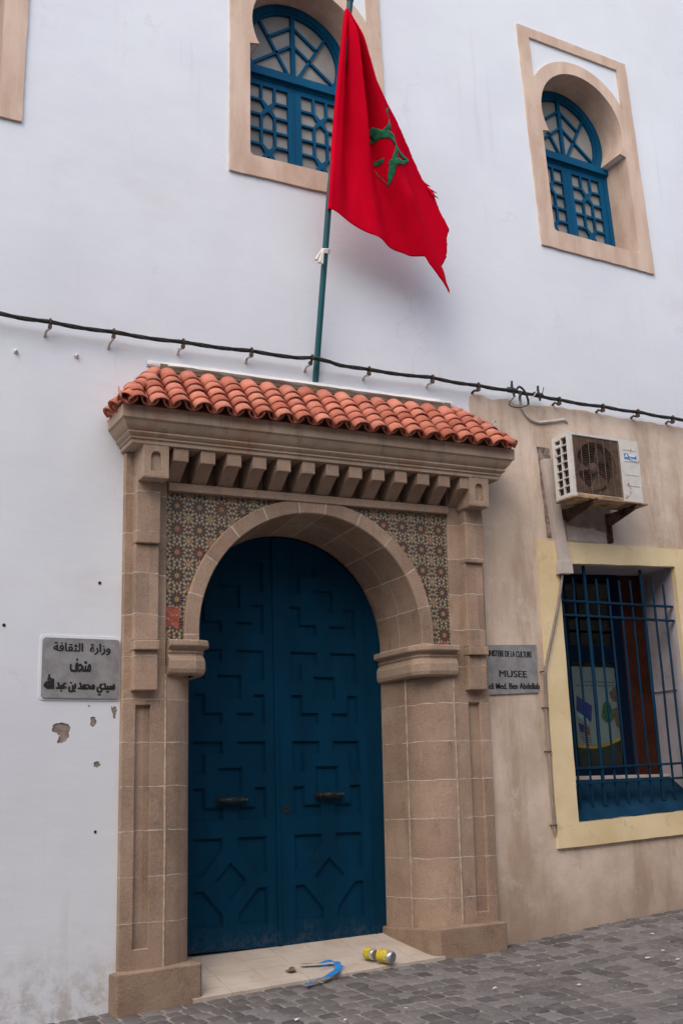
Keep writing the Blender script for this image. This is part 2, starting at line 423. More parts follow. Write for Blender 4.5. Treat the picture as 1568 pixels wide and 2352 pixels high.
# ------------------------------------------------------------------ mesh builder
class MB:
    def __init__(s): s.v = []; s.f = []; s.t = []; s.tint = 0.5
    def add(s, vs, fs):
        o = len(s.v); s.v += [tuple(p) for p in vs]
        for f in fs: s.f.append([o + i for i in f]); s.t.append(s.tint)
        return s
    def box(s, x0, x1, y0, y1, z0, z1):
        v = [(x, y, z) for z in (z0, z1) for y in (y0, y1) for x in (x0, x1)]
        return s.add(v, [(0, 1, 3, 2), (4, 6, 7, 5), (0, 4, 5, 1), (2, 3, 7, 6), (0, 2, 6, 4), (1, 5, 7, 3)])
    def plate(s, outer, holes, yf, yb, yh=None, mp=None, back=False):
        """flat front with holes, edges run back to yb (outer) and yh (holes)"""
        mp = mp or (lambda u, w, d: (u, d, w))
        yh = yb if yh is None else yh
        loops = [outer] + list(holes)
        flat = [p for L in loops for p in L]
        tris = tessellate_polygon([[Vector((p[0], p[1], 0)) for p in L] for L in loops])
        s.add([mp(p[0], p[1], yf) for p in flat], tris)
        if back: s.add([mp(p[0], p[1], yb) for p in flat], tris)
        for k, L in enumerate(loops):
            d1 = yb if k == 0 else (yh[k - 1] if isinstance(yh, (list, tuple)) else yh)
            nn = len(L)
            if d1 is None: continue
            s.add([mp(p[0], p[1], yf) for p in L] + [mp(p[0], p[1], d1) for p in L],
                  [(i, (i + 1) % nn, nn + (i + 1) % nn, nn + i) for i in range(nn)])
        return s
    def prism_yz(s, poly, x0, x1):
        return s.plate(poly, [], x0, x1, mp=lambda u, w, d: (d, u, w), back=True)
    def tube(s, pts, r, n=8, cap=True):
        pts = [Vector(p) for p in pts]; rings = []
        prev = None
        for i, p in enumerate(pts):
            t = (pts[min(i + 1, len(pts) - 1)] - pts[max(i - 1, 0)]).normalized()
            if prev is None:
                a = t.orthogonal().normalized()
            else:
                a = (prev - t * prev.dot(t)).normalized()
            prev = a; b = t.cross(a)
            ri = r[i] if isinstance(r, (list, tuple)) else r
            rings.append([p + (a * math.cos(2 * PI * k / n) + b * math.sin(2 * PI * k / n)) * ri for k in range(n)])
        vs = [q for ring in rings for q in ring]; fs = []
        for i in range(len(pts) - 1):
            for k in range(n):
                fs.append((i * n + k, i * n + (k + 1) % n, (i + 1) * n + (k + 1) % n, (i + 1) * n + k))
        if cap:
            fs.append(tuple(range(n))); fs.append(tuple((len(pts) - 1) * n + k for k in range(n)))
        return s.add(vs, fs)
    def sheet(s, rows):
        nn = len(rows[0]); vs = [p for r_ in rows for p in r_]
        return s.add(vs, [(i * nn + j, i * nn + j + 1, (i + 1) * nn + j + 1, (i + 1) * nn + j) for i in range(len(rows) - 1) for j in range(nn - 1)])
    def build(s, name, mat, parent=None, warp=None, smooth=False, bevel=0.0, solid=0.0, normals=True):
        vs = [warp(*p) for p in s.v] if warp else s.v
        me = bpy.data.meshes.new(name)
        xs = [p[0] for p in vs]; ys = [p[1] for p in vs]; zs = [p[2] for p in vs]
        o0 = Vector(((min(xs) + max(xs)) / 2, (min(ys) + max(ys)) / 2, min(zs)))
        me.from_pydata([tuple(Vector(p) - o0) for p in vs], [], s.f)
        if len(set(s.t)) > 1:
            at = me.attributes.new('tint', 'FLOAT', 'FACE')
            at.data.foreach_set('value', s.t)
        if normals:
            b = bmesh.new(); b.from_mesh(me)
            bmesh.ops.remove_doubles(b, verts=b.verts, dist=1e-5)
            bmesh.ops.recalc_face_normals(b, faces=b.faces)
            b.to_mesh(me); b.free()
        me.materials.append(mat)
        if smooth:
            for p in me.polygons: p.use_smooth = True
            if smooth != 'all':
                me.set_sharp_from_angle(angle=R(smooth if smooth is not True else 40))
        o = bpy.data.objects.new(name, me); C.objects.link(o)
        o.location = o0
        if parent is not None:
            o.parent = parent
            o.matrix_parent_inverse = Matrix.Translation(base_of(parent)).inverted()
        world_base[o.name] = o0
        if bevel:
            md = o.modifiers.new('bevel', 'BEVEL'); md.width = bevel; md.segments = 2; md.limit_method = 'ANGLE'; md.angle_limit = R(38)
        if solid:
            md = o.modifiers.new('solid', 'SOLIDIFY'); md.thickness = solid; md.offset = 0
        return o
world_base = {}
def base_of(o): return world_base[o.name]
def thing(name, label, cat, loc, group=None):
    o = bpy.data.objects.new(name, None); C.objects.link(o)
    o.location = loc; o.empty_display_size = .2
    world_base[o.name] = Vector(loc)
    tag(o, label, cat, group)
    return o
def tag(o, label, cat, group=None):
    o['label'] = label; o['category'] = cat
    if group: o['group'] = group
    return o
def inset(poly, d):
    """offset a simple polygon inwards"""
    nn = len(poly)
    area = sum(poly[i][0] * poly[(i + 1) % nn][1] - poly[(i + 1) % nn][0] * poly[i][1] for i in range(nn))
    sg = 1 if area > 0 else -1; out = []
    for i in range(nn):
        p0, p1, p2 = Vector(poly[i - 1]), Vector(poly[i]), Vector(poly[(i + 1) % nn])
        e1 = (p1 - p0).normalized(); e2 = (p2 - p1).normalized()
        n1 = Vector((-e1.y, e1.x)) * sg; n2 = Vector((-e2.y, e2.x)) * sg
        k = 1 + n1.dot(n2)
        q = p1 + (n1 + n2) * (d / max(k, .2))
        out.append((q.x, q.y))
    return out
def arc(cx, cz, r, a0, a1, n):
    return [(cx + r * math.cos(a0 + (a1 - a0) * i / n), cz + r * math.sin(a0 + (a1 - a0) * i / n)) for i in range(n + 1)]

def text_part(name, body, x0, x1, z0, z1, y, mat, parent, bold=.0, skew=0.0, heavy=.032):
    cu = bpy.data.curves.new(name, 'FONT'); cu.body = body; cu.size = 1.0; cu.extrude = .012; cu.offset = bold
    to = bpy.data.objects.new(name + '_tmp', cu); C.objects.link(to)
    dg = bpy.context.evaluated_depsgraph_get(); dg.update()
    me = bpy.data.meshes.new_from_object(to.evaluated_get(dg))
    bpy.data.objects.remove(to)
    xs = [v.co.x for v in me.vertices]; ys = [v.co.y for v in me.vertices]
    mx0, my0 = min(xs), min(ys)
    sx = (x1 - x0) / (max(xs) - mx0); sz = (z1 - z0) / (max(ys) - my0)
    polys = [tuple(p.vertices) for p in me.polygons]
    mb = MB()
    for q in (range(3) if bold else range(1)):      # heavier strokes
        sh = (q - 1) * (z1 - z0) * heavy if bold else 0
        mb.add([(x0 + (v.co.x - mx0) * sx + sh, y - v.co.z * .1 - q * .0004, z0 + (v.co.y - my0) * sz + skew * (v.co.x - mx0) * sx) for v in me.vertices], polys)
    bpy.data.meshes.remove(me)
    return mb.build(name, mat, parent)

# ------------------------------------------------------------------ street
def gz(x, y): return .010 + .060 * (x - 2.4) - .036 * math.exp(-((x - 5.6) / 1.0) ** 2) + .055 * y
mb = MB()
mb.sheet([[(x, y, gz(x, y) - .006) for x in [-25, -8, 0] + [1 + .25 * i for i in range(40)] + [14, 40]] for y in (-30, -12, -6, -2, .3)])
st = mb.build('street', M['joint']); st['kind'] = 'structure'
mb = MB()
y = .03; row = 0
while y > -4.9:
    hgt = random.uniform(.125, .165)
    x = 1.0 + random.uniform(0, .15)
    while x < 10.5:
        w = random.uniform(.105, .165)
        mb.tint = random.random() ** 1.4
        if random.random() < .06: mb.tint = random.uniform(.9, 1.3)
        g = random.uniform(.006, .011)
        jit = lambda: random.uniform(-.005, .005)
        wv = .015 * math.sin(x * 1.3 + row * .7)
        q = [(x + g + jit(), y - hgt + g + jit() + wv), (x + w - g + jit(), y - hgt + g + jit() + wv),
             (x + w - g + jit(), y - g + jit() + wv), (x + g + jit(), y - g + jit() + wv)]
        cx_ = sum(p[0] for p in q) / 4; cy_ = sum(p[1] for p in q) / 4
        tx, ty, up = random.uniform(-.025, .025), random.uniform(-.025, .025), random.uniform(-.003, .003)
        def ring(k, dz):
            out = []
            for i in range(4):      # chamfered corners: eight points
                for j in (-1, 1):
                    a, b = q[i], q[(i + j) % 4]
                    px, py = a[0] + (b[0] - a[0]) * .09, a[1] + (b[1] - a[1]) * .09
                    px, py = cx_ + (px - cx_) * k, cy_ + (py - cy_) * k
                    out.append((px, py, gz(px, py) + dz + (px - cx_) * tx + (py - cy_) * ty + up))
            return out
        r1, r2, r3 = ring(1.0, -.020), ring(.965, -.003), ring(.87, .001)
        cpt = (cx_, cy_, gz(cx_, cy_) + .003 + up)
        fs = []
        for o_ in (0, 8):
            fs += [(o_ + i, o_ + (i + 1) % 8, o_ + 8 + (i + 1) % 8, o_ + 8 + i) for i in range(8)]
        fs += [(16 + i, 16 + (i + 1) % 8, 24) for i in range(8)]
        mb.add(r1 + r2 + r3 + [cpt], fs)
        x += w
    y -= hgt; row += 1
so_ = mb.build('paving_setts', M['sett'], smooth=60); so_['kind'] = 'structure'

# ------------------------------------------------------------------ unseen house added behind the camera: it closes off the low sky
mb = MB()
mb.plate([(-22, -2.5), (30, -2.5), (30, 9.0), (-22, 9.0)], [[(x, z), (x + 1.1, z), (x + 1.1, z + 1.7), (x, z + 1.7)] for x in (-15, -10, -5, 0, 5, 10, 15, 20) for z in (1.2, 5.0)], -10.2, -15, -10.5)
mb.box(-21.9, 29.9, -15.2, -10.48, -2.4, 8.9)
oh = mb.build('added_opposite_house', M['render'], normals=False)
tag(oh, 'unseen beige house added across the lane to block the low sky', 'house')

# ------------------------------------------------------------------ museum building
bld = thing('museum_building', 'white limewashed museum building with blue arched windows and a bare beige lower wall', 'building', (4, 0, 0))
WIN = [  # corners of the stucco surrounds: BL, BR, TL, TR
    ((0.03, 6.562), (1.545, 6.557), (.03, 9.08), (1.578, 9.07)),
    ((3.287, 6.576), (4.872, 6.588), (3.325, 9.09), (4.845, 9.07)),
    ((6.593, 6.586), (8.045, 6.553), (6.508, 9.091), (7.950, 9.047)),
]
WW, WH = 1.45, 2.49
def wmap(k):
    bl, br, tl, tr = WIN[k]
    def f(u, w, d):
        a, b = u / WW, w / WH
        return tuple((1 - a) * (1 - b) * bl[i] + a * (1 - b) * br[i] + (1 - a) * b * tl[i] + a * b * tr[i] for i in (0, 1))
    return lambda u, w, d: (f(u, w, d)[0], d, f(u, w, d)[1])
CU, CV, RI, RO = .725, 1.575, .53, .67
aC = math.asin((1.325 - CV) / RI)
def opening(grow=0.0):
    r_ = RI + grow; j0, j1, sl_ = .175 - grow, 1.275 + grow, .195 - grow
    p = [(j0 + .03, sl_), (j1 - .03, sl_), (j1 - .008, sl_ + .01), (j1, sl_ + .035), (j1, 1.305)]
    p += arc(CU, CV, r_, aC, PI - aC, 40)
    p += [(j0, 1.305), (j0, sl_ + .035), (j0 + .008, sl_ + .01)]
    return p
aV = math.asin((1.88 - CV) / RO)
spandrel = [(.135, 2.375), (.135, 1.885)] + [p for p in arc(CU, CV, RO, PI - aV, aV, 30)] + [(1.315, 1.885), (1.315, 2.375)]
wall_holes = []
for k in range(3):
    f = wmap(k); wall_holes.append([(q[0], q[2]) for q in (f(u, w, 0) for u, w in opening(.012))])
YO = [(6.202, .888), (8.10, .965), (8.10, 3.606), (6.237, 3.563)]
YH = [(6.44, 1.098), (7.86, 1.168), (7.86, 3.425), (6.452, 3.362)]
wall_holes.append([(6.43, 1.085), (7.875, 1.155), (7.875, 3.44), (6.44, 3.375)])
CHIPS = []
for poly in ([(1.931, 1.903), (1.955, 1.922), (1.993, 1.928), (2.044, 1.915), (2.060, 1.884), (2.049, 1.856), (2.052, 1.828), (2.030, 1.800), (2.009, 1.785), (1.985, 1.789), (1.966, 1.782), (1.972, 1.812), (1.984, 1.835), (1.962, 1.851), (1.932, 1.868)],
             [(2.196, 1.96), (2.206, 1.968), (2.228, 1.966), (2.236, 1.95), (2.248, 1.935), (2.235, 1.91), (2.217, 1.893), (2.205, 1.897), (2.197, 1.916), (2.201, 1.935)],
             [(2.344, 2.049), (2.360, 2.030), (2.377, 2.048), (2.391, 2.020), (2.385, 1.990), (2.379, 1.954), (2.364, 1.958), (2.359, 1.985)],
             [(2.229, 1.654), (2.245, 1.658), (2.261, 1.656), (2.278, 1.635), (2.268, 1.622), (2.255, 1.614), (2.240, 1.622), (2.229, 1.619)],
             [(2.175, 2.048), (2.188, 2.046), (2.203, 2.038), (2.190, 2.034)]):
    fine = []
    for i in range(len(poly)):
        a, b = poly[i], poly[(i + 1) % len(poly)]
        for q in range(4):
            fine.append((a[0] + (b[0] - a[0]) * q / 4 + random.uniform(-.0035, .0035), a[1] + (b[1] - a[1]) * q / 4 + random.uniform(-.0035, .0035)))
    CHIPS.append(fine)
mb = MB()
outer = [(-4, -.7), (2.62, -.7), (2.62, 4.02), (5.38, 4.02), (5.38, -.7), (15, -.7), (15, 11.5), (-4, 11.5)]
mb.plate(outer, wall_holes + CHIPS, 0.0, .5, [.36] * len(wall_holes) + [.012] * len(CHIPS))
mb.box(-4, 15, .501, 6, -.7, -.6); mb.box(-4, 15, 5.9, 6, -.6, 11.5); mb.box(-4, -3.9, .501, 5.9, -.6, 11.5)
mb.box(14.9, 15, .501, 5.9, -.6, 11.5); mb.box(-3.9, 14.9, .501, 5.9, 11.4, 11.5)
mb.build('upper_wall', M['white'], bld, normals=False)
# lower render sheet with a ragged upper edge
top = [(5.60, 4.79), (5.615, 4.87), (5.64, 4.885), (5.748, 4.892), (5.866, 4.86), (6.04, 4.891), (6.135, 4.855), (6.336, 4.868), (6.544, 4.896), (6.699, 4.89), (6.91, 4.90),
       (7.096, 4.89), (7.286, 4.892), (7.534, 4.885), (7.816, 4.889), (8.195, 4.89), (9.5, 4.90), (12, 4.88)]
rag = []
for i in range(len(top) - 1):
    (a, b), (c_, d_) = top[i], top[i + 1]
    nseg = max(1, int(abs(c_ - a) / .05))
    for q in range(nseg):
        rag.append((a + (c_ - a) * q / nseg, b + (d_ - b) * q / nseg + random.uniform(-.008, .008) * (i > 0)))
edge = [(5.60 + random.uniform(-.008, .008), 4.79 - .07 * i) for i in range(1, 8)]
mb = MB()
mb.plate([(12, 4.88), (12, -.69), (5.36, -.69), (5.36, 3.6), (5.59, 4.2)] + edge[::-1] + rag, [[(6.43, 1.085), (7.875, 1.155), (7.875, 3.44), (6.44, 3.375)]], -.009, .002, .002)
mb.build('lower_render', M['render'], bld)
# arched windows
for k in range(3):
    f = wmap(k)
    mb = MB()
    def rag_(a, b, n_):
        return [(a[0] + (b[0] - a[0]) * i / n_ + random.uniform(-.0035, .0035) * (i > 0), a[1] + (b[1] - a[1]) * i / n_ + random.uniform(-.0035, .0035) * (i > 0)) for i in range(n_)]
    mb.plate(rag_((0, 0), (WW, 0), 22) + rag_((WW, 0), (WW, WH), 34) + rag_((WW, WH), (0, WH), 22) + rag_((0, WH), (0, 0), 34), [opening(), spandrel], -.024, .003, [.37, .003], mp=f)
    win = mb.build('arched_window', M['surround'], bld, bevel=.006)
    YF = .315
    mb = MB()
    # fixed frame: arched head, jambs, transom
    head = arc(CU, CV, RI - .001, aC, PI - aC, 40)
    hin = arc(CU, CV, RI - .075, math.asin((1.345 - CV) / (RI - .075)), PI - math.asin((1.345 - CV) / (RI - .075)), 40)
    mb.plate(head, [hin], YF - .02, YF + .05, YF + .045, mp=f)
    mb.plate(hin, [inset(hin, .022)], YF - .006, YF + .045, YF + .045, mp=f)
    mb.plate([(.182, 1.245), (1.268, 1.245), (1.268, 1.318), (.182, 1.318)], [], YF - .050, YF + .04, mp=f)
    mb.plate([(.176, .19), (1.274, .19), (1.274, 1.245), (.176, 1.245)], [[(.225, .20), (1.225, .20), (1.225, 1.225), (.225, 1.225)]], YF - .012, YF + .05, YF + .045, mp=f)
    mb.build('window_frame', M['blue'], win, bevel=.003)
    # fanlight bars
    mb = MB()
    def bar(p, q, w=.0125, y0=YF + .004):
        a, b = Vector(p), Vector(q); t = (b - a).normalized(); nrm = Vector((-t.y, t.x)) * w
        mb.plate([tuple(a + nrm), tuple(a - nrm), tuple(b - nrm), tuple(b + nrm)], [], y0, YF + .035, mp=f)
    bar((CU, 1.32), (CU, 2.04), .020, YF)
    d45 = .325
    bar((CU + .03, 1.33), (CU + d45, 1.33 + .545)); bar((CU - .03, 1.33), (CU - d45, 1.33 + .545))
    bar((CU, 1.70), (CU - .43, 1.36)); bar((CU, 1.70), (CU + .43, 1.36))
    bar((CU, 1.90), (CU - .245, 1.715)); bar((CU, 1.90), (CU + .245, 1.715))
    mb.build('fanlight', M['blue'], win)
    # lattice shutters
    for sx in (.228, .727):
        wS, z0, z1 = .496, .198, 1.228
        holes = []
        ix0, ix1, iz0, iz1 = sx + .062, sx + wS - .062, z0 + .055, z1 - .06
        cw, ch = ix1 - ix0, (iz1 - iz0) / 2
        h = .0112
        for cI in range(2):
            oz = iz0 + cI * ch
            def T(px, py): return (ix0 + px * cw, oz + py * ch)
            hx, hz = h / cw, h / ch
            t3 = 1 / 3.0
            x_a, x_b = t3 - hx, t3 + hx
            y_a, y_b = t3 - hz, t3 + hz
            ylo, yhi = (0 if cI == 0 else hz), (1 if cI == 1 else 1 - hz)
            holes.append([T(0, ylo), T(x_a, ylo), T(x_a, y_a), T(0, y_a)])
            holes.append([T(1 - x_a, ylo), T(1, ylo), T(1, y_a), T(1 - x_a, y_a)])
            holes.append([T(0, 1 - y_a), T(x_a, 1 - y_a), T(x_a, yhi), T(0, yhi)])
            holes.append([T(1 - x_a, 1 - y_a), T(1, 1 - y_a), T(1, yhi), T(1 - x_a, yhi)])
            sl = .40
            holes.append([T(x_b, ylo), T(1 - x_b, ylo), T(1 - x_b, y_a + .01), T(.5, .5 - .07), T(x_b, y_a + .01)])
            holes.append([T(x_b, 1 - y_a - .01), T(.5, .5 + .07), T(1 - x_b, 1 - y_a - .01), T(1 - x_b, yhi), T(x_b, yhi)])
            holes.append([T(0, y_b), T(x_a + .01, y_b), T(.5 - .085, .5), T(x_a + .01, 1 - y_b), T(0, 1 - y_b)])
            holes.append([T(1 - x_a - .01, y_b), T(1, y_b), T(1, 1 - y_b), T(1 - x_a - .01, 1 - y_b), T(.5 + .085, .5)])
        mb = MB()
        mb.plate([(sx, z0), (sx + wS, z0), (sx + wS, z1), (sx, z1)], holes, YF, YF + .034, YF + .030, mp=f)
        mb.build('shutter', M['blue'], win, bevel=.0025)
    mb = MB()
    mb.plate([(.17, .19), (1.28, .19), (1.28, 2.12), (.17, 2.12)], [], YF + .033, YF + .060, mp=f, back=True)
    mb.build('pane', M['frost'], win)

# barred window
mb = MB()
def wav(a, b, nseg, amp):
    return [(a[0] + (b[0] - a[0]) * i / nseg + random.uniform(-amp, amp) * (0 < i), a[1] + (b[1] - a[1]) * i / nseg + random.uniform(-amp, amp) * (0 < i)) for i in range(nseg)]
YOw = wav(YO[0], YO[1], 14, .004) + wav(YO[1], YO[2], 14, .004) + wav(YO[2], YO[3], 14, .004) + wav(YO[3], YO[0], 14, .004)
YHw = wav(YH[0], YH[1], 16, .007) + wav(YH[1], YH[2], 16, .003) + wav(YH[2], YH[3], 12, .003) + wav(YH[3], YH[0], 16, .003)
mb.plate(YOw, [YHw], -.036, .003, .02)
bw = mb.build('barred_window', M['yellow'], bld, bevel=.006)
mb = MB()
nh = len(YHw)
mb.add([(p[0], .02, p[1]) for p in YHw] + [(p[0], .44, p[1]) for p in YHw], [(i, (i + 1) % nh, nh + (i + 1) % nh, nh + i) for i in range(16, nh)])
mb.box(7.845, 7.858, .10, .42, 2.262, 2.270)
mb.build('reveal', M['lavender'], bw)
mb = MB()
rows = []
for i in range(9):
    t = i / 8.0
    yy = -.038 + .37 * t
    rows.append([(6.44 + 1.42 * j / 10, yy, 1.098 + .07 * j / 10 + (.352 - .05 * j / 10) * (t ** .85)) for j in range(11)])
mb.sheet(rows)
mb.build('sill', M['sill_blue'], bw)
mb = MB(); mb.box(6.44, 7.86, .325, .46, 1.452, 1.487); mb.build('ledge', M['duct'], bw, bevel=.004)
mb = MB()
mb.plate([(6.44, 1.487), (7.54, 1.487), (7.54, 3.43), (6.44, 3.43)], [[(6.88, 1.56), (7.43, 1.56), (7.43, 2.54), (6.88, 2.54)], [(6.88, 2.70), (7.43, 2.70), (7.43, 3.34), (6.88, 3.34)]], .43, .47, .47)
mb.build('casement', M['navy'], bw, bevel=.004)
mb = MB(); mb.box(7.552, 7.855, .445, .475, 1.488, 3.42); mb.build('brown_board', M['brown'], bw, bevel=.003)
mb = MB(); mb.box(6.875, 7.435, .448, .452, 1.55, 3.35); mb.build('pane', M['glass'], bw)
mb = MB()
mb.plate([(6.40, 1.40), (7.90, 1.40), (7.90, 3.5), (6.40, 3.5)], [], 2.5, .48)
mb.build('interior', M['dark'], bw, normals=False)
for k in range(10):
    x = 6.53 + .1372 * k
    thick = k in (2, 7)
    r_ = .0165 if thick else .0105
    zt = 3.385 if thick else 3.272
    yb = .05
    mb = MB()
    def zsill(x): return 1.098 + .07 * (x - 6.44) / 1.42 + .352 * ((yb + .038) / .37) ** .85
    mb.tube([(x + .012, yb, zsill(x)), (x + .006, yb, 1.75 ), (x + .004, yb - .004 * (k % 3), 2.4), (x, yb, zt - (0 if thick else .01 * (k % 2)))], r_, 8)
    mb.build('vertical_bar', M['iron_blue'], bw, smooth=50)
for z0, z1 in ((3.035, 3.045), (2.905, 2.908), (1.543, 1.578), (1.412, 1.448)):
    mb = MB()
    mb.plate([(6.455, z0 - .010), (7.85, z1 - .010), (7.85, z1 + .010), (6.455, z0 + .010)], [], .03, .062, back=True)
    mb.build('horizontal_bar', M['iron_blue'], bw, bevel=.003)

# wear on the walls
def patch(name, poly, mat, y=-.004, yb=.001, par=bld):
    mb = MB(); mb.plate(poly, [], y, yb); return mb.build(name, mat, par)
for fine in CHIPS:
    patch('bare_patch', fine, M['chip'], .0065, .012)
for x, z, r_ in ((2.249, 1.181, .010), (2.244, 2.933, .012), (1.574, 2.594, .012)):
    patch('drill_hole', arc(x, z, r_, 0, 2 * PI * 11 / 12, 11), M['hole'])
sc_ = [(6.328, 4.467), (6.475, 4.47), (6.47, 4.2), (6.475, 3.9), (6.48, 3.60), (6.37, 3.592), (6.362, 3.75), (6.352, 3.9), (6.345, 4.1), (6.338, 4.25)]
patch('bare_masonry_strip', [(x + random.uniform(-.006, .006), z + random.uniform(-.006, .006)) for x, z in sc_], M['masonry'], -.012, .0)
patch('mortar_patch', [(6.58, 3.97), (7.14, 3.97), (7.128, 3.80), (7.128, 3.602), (6.9, 3.60), (6.60, 3.592)], M['greypatch'], -.014, .0)
# raised white mortar strip above the canopy
mb = MB()
prof = [(.0, .038), (-.036, .030), (-.046, .004), (-.030, -.012), (0, -.014)]
def stripz(x): return 4.692 + (x - 2.61) / 2.78 * .050
mb.sheet([[(x, yy * (1 if .05 < (x - 2.58) / 2.84 < .95 else .5), stripz(x) + zz + random.uniform(-.003, .003)) for yy, zz in prof] for x in [2.58 + 2.84 * i / 40 for i in range(41)]])
mb.build('mortar_strip', M['whitestrip'], bld, smooth=True)

# ------------------------------------------------------------------ stone portal
portal = thing('stone_portal', 'carved sandstone portal framing the blue door under a red tiled canopy', 'doorway', (4, 0, .1))
def W(x, y, z):
    s = (x - 2.41) / 3.2
    return (x + .026 * s * (z - 2.2), y, z + .055 * s)
MX = 8.0
def mir(L): return [(MX - p[0], p[1]) for p in L]
for side in (0, 1):
    fx = (lambda x: x) if side == 0 else (lambda x: MX - x)
    def bx(mb, x0, x1, *a):
        a0, a1 = sorted((fx(x0), fx(x1))); mb.box(a0, a1, *a)
    # pier slab with sunk panel, and stepped pilaster strip
    mb = MB()
    xin = 2.735 if side == 0 else 2.768
    ol = [(fx(2.41), .15), (fx(xin), .15), (fx(xin), 3.95), (fx(2.41), 3.95)]
    hl = [(fx(2.512), .395), (fx(2.622), .395), (fx(2.622), 2.045), (fx(2.512), 2.045)]
    mb.plate(ol, [hl], -.05, .06, -.016)
    mb.plate(hl, [], -.016, -.005)
    pier = mb.build('pier', M['pier'], portal, W, bevel=.007)
    mb = MB()
    bx(mb, 2.468, 2.652, -.118, -.04, 2.145, 2.432)
    bx(mb, 2.464, 2.656, -.152, -.04, 2.4325, 2.503)
    bx(mb, 2.468, 2.652, -.122, -.04, 2.5035, 3.222)
    bx(mb, 2.468, 2.652, -.150, -.04, 3.2225, 3.74)
    mb.build('pilaster', M['pier'], portal, W, bevel=.008)
    # bracket with arched niche
    mb = MB()
    b0, b1, z0, z1 = 2.476, 2.672, 3.690, 3.947
    nic = [(fx(2.536), 3.745), (fx(2.612), 3.745), (fx(2.612), 3.855)] + [(fx(x), z) for x, z in arc(2.574, 3.858, .038, 0, PI, 10)] + [(fx(2.536), 3.855)]
    mb.plate([(fx(b0), z0 + .01), (fx(b1), z0 + .01), (fx(b1), z1), (fx(b0), z1)], [nic], -.275, -.05, -.245)
    mb.plate(nic, [], -.245, -.24)
    mb.box(*sorted((fx(b0), fx(b1))), -.275, -.05, z0 + .002, z0 + .012)
    mb.build('bracket', M['cap'], portal, W, bevel=.006)
    # rounded jamb column
    if side == 0:
        cx_, rx, rev, back = 2.735, .255, 2.99, 3.045
        plan = [(back, .58), (rev, .225)] + [(cx_ + rx * math.cos(a), .215 - .265 * math.sin(a)) for a in [PI / 2 * i / 18 for i in range(19)]]
    else:
        cx_, rx, rev, back = 5.235, .305, 4.93, 4.88
        plan = [(back, .58), (rev, .225)] + [(cx_ - rx * math.cos(a), .215 - .265 * math.sin(a)) for a in [PI / 2 * i / 18 for i in range(19)]]
    mb = MB()
    mb.sheet([[(x, y, z) for x, y in plan] for z in (.12, .8, 1.6, 2.33)])
    mb.build('jamb_column', M['pier'], portal, W, smooth=35)
    mb = MB()
    for (px, py) in ((rev, .218), (cx_, -.051)):
        mb.tube([(px + random.uniform(-.003, .003), py, z) for z in (.20, .6, 1.0, 1.4, 1.8, 2.27)], .008, 6)
    mb.build('mortar_joint', M['mortar'], portal, W, smooth=True)
    # moulded capital following the jamb
    if side == 0: cp = [(3.05, .58), (3.03, .02), (3.005, -.035), (2.95, -.060), (2.742, -.060)]
    else: cp = [(4.885, .58), (4.905, .02), (4.93, -.035), (4.985, -.060), (5.258, -.060)]
    cprof = [(-.05, 2.262), (.010, 2.262), (.030, 2.275), (.040, 2.305), (.040, 2.365), (.030, 2.395), (.018, 2.405), (.018, 2.418), (.027, 2.424), (.027, 2.434), (.020, 2.440), (.030, 2.458), (.058, 2.466), (.066, 2.476), (.066, 2.508), (.060, 2.517), (-.05, 2.517)]
    mb = MB(); rows = []
    for off, z in cprof:
        rw = []
        for i, p in enumerate(cp):
            a = Vector(cp[max(i - 1, 0)]); b = Vector(cp[min(i + 1, len(cp) - 1)])
            t = (b - a).normalized(); nrm = Vector((-t.y, t.x)) * (-1 if side == 0 else 1)
            if i == 0: nrm = Vector((1 if side == 0 else -1, 0))
            if i == len(cp) - 1: nrm = Vector((0, -1))
            if nrm.dot(Vector((0, -1))) < 0 and nrm.dot(Vector((1 if side == 0 else -1, 0))) < 0: nrm = -nrm
            k = off if off > 0 else off
            rw.append((p[0] + nrm.x * k, p[1] + nrm.y * k, z))
        rows.append(rw)
    mb.sheet(rows)
    e = [r_[-1] for r_ in rows]; mb.add(e, [tuple(range(len(e)))])
    mb.build('capital', M['cap'], portal, W, bevel=.003)
    # plinth
    if side == 0: pp = [(2.362, .06), (2.362, -.145), (2.375, -.16), (2.965, -.16), (2.985, -.145), (3.11, .58), (2.4, .58)]
    else: pp = [(5.592, .06), (5.592, -.145), (5.580, -.16), (4.955, -.16), (4.905, -.13), (4.885, -.05), (4.845, .40), (4.845, .58), (5.5, .58)]
    mb = MB()
    mb.plate(pp, [], .262 if side == 0 else .302, -.25, mp=lambda u, w, d: (u, w, d + .012 * math.sin(u * 7 + w * 5) * (d > 0)))
    mb.build('plinth', M['plinth'], portal, W, bevel=.016)

# arch ring with its barrel
AX, AZ, RIN, ROUT = 3.96, 2.598, .970, 1.087
def st_(r_):
    L = [(-r_, 2.50 - AZ)]
    L += [(r_ * math.cos(a), r_ * math.sin(a)) for a in [PI - PI * i / 72 for i in range(73)]]
    return L + [(r_, 2.50 - AZ)]
rings = [(ROUT, -.01), (ROUT, -.064), (ROUT - .006, -.070), (RIN + .008, -.070), (RIN, -.062), (.968, .0), (.945, .3), (.922, .585)]
mb = MB()
mb.sheet([[(AX + p[0] , y, AZ + p[1]) for p in st_(r_)] for r_, y in rings])
mb.build('archivolt', M['arch'], portal, W, smooth=35)
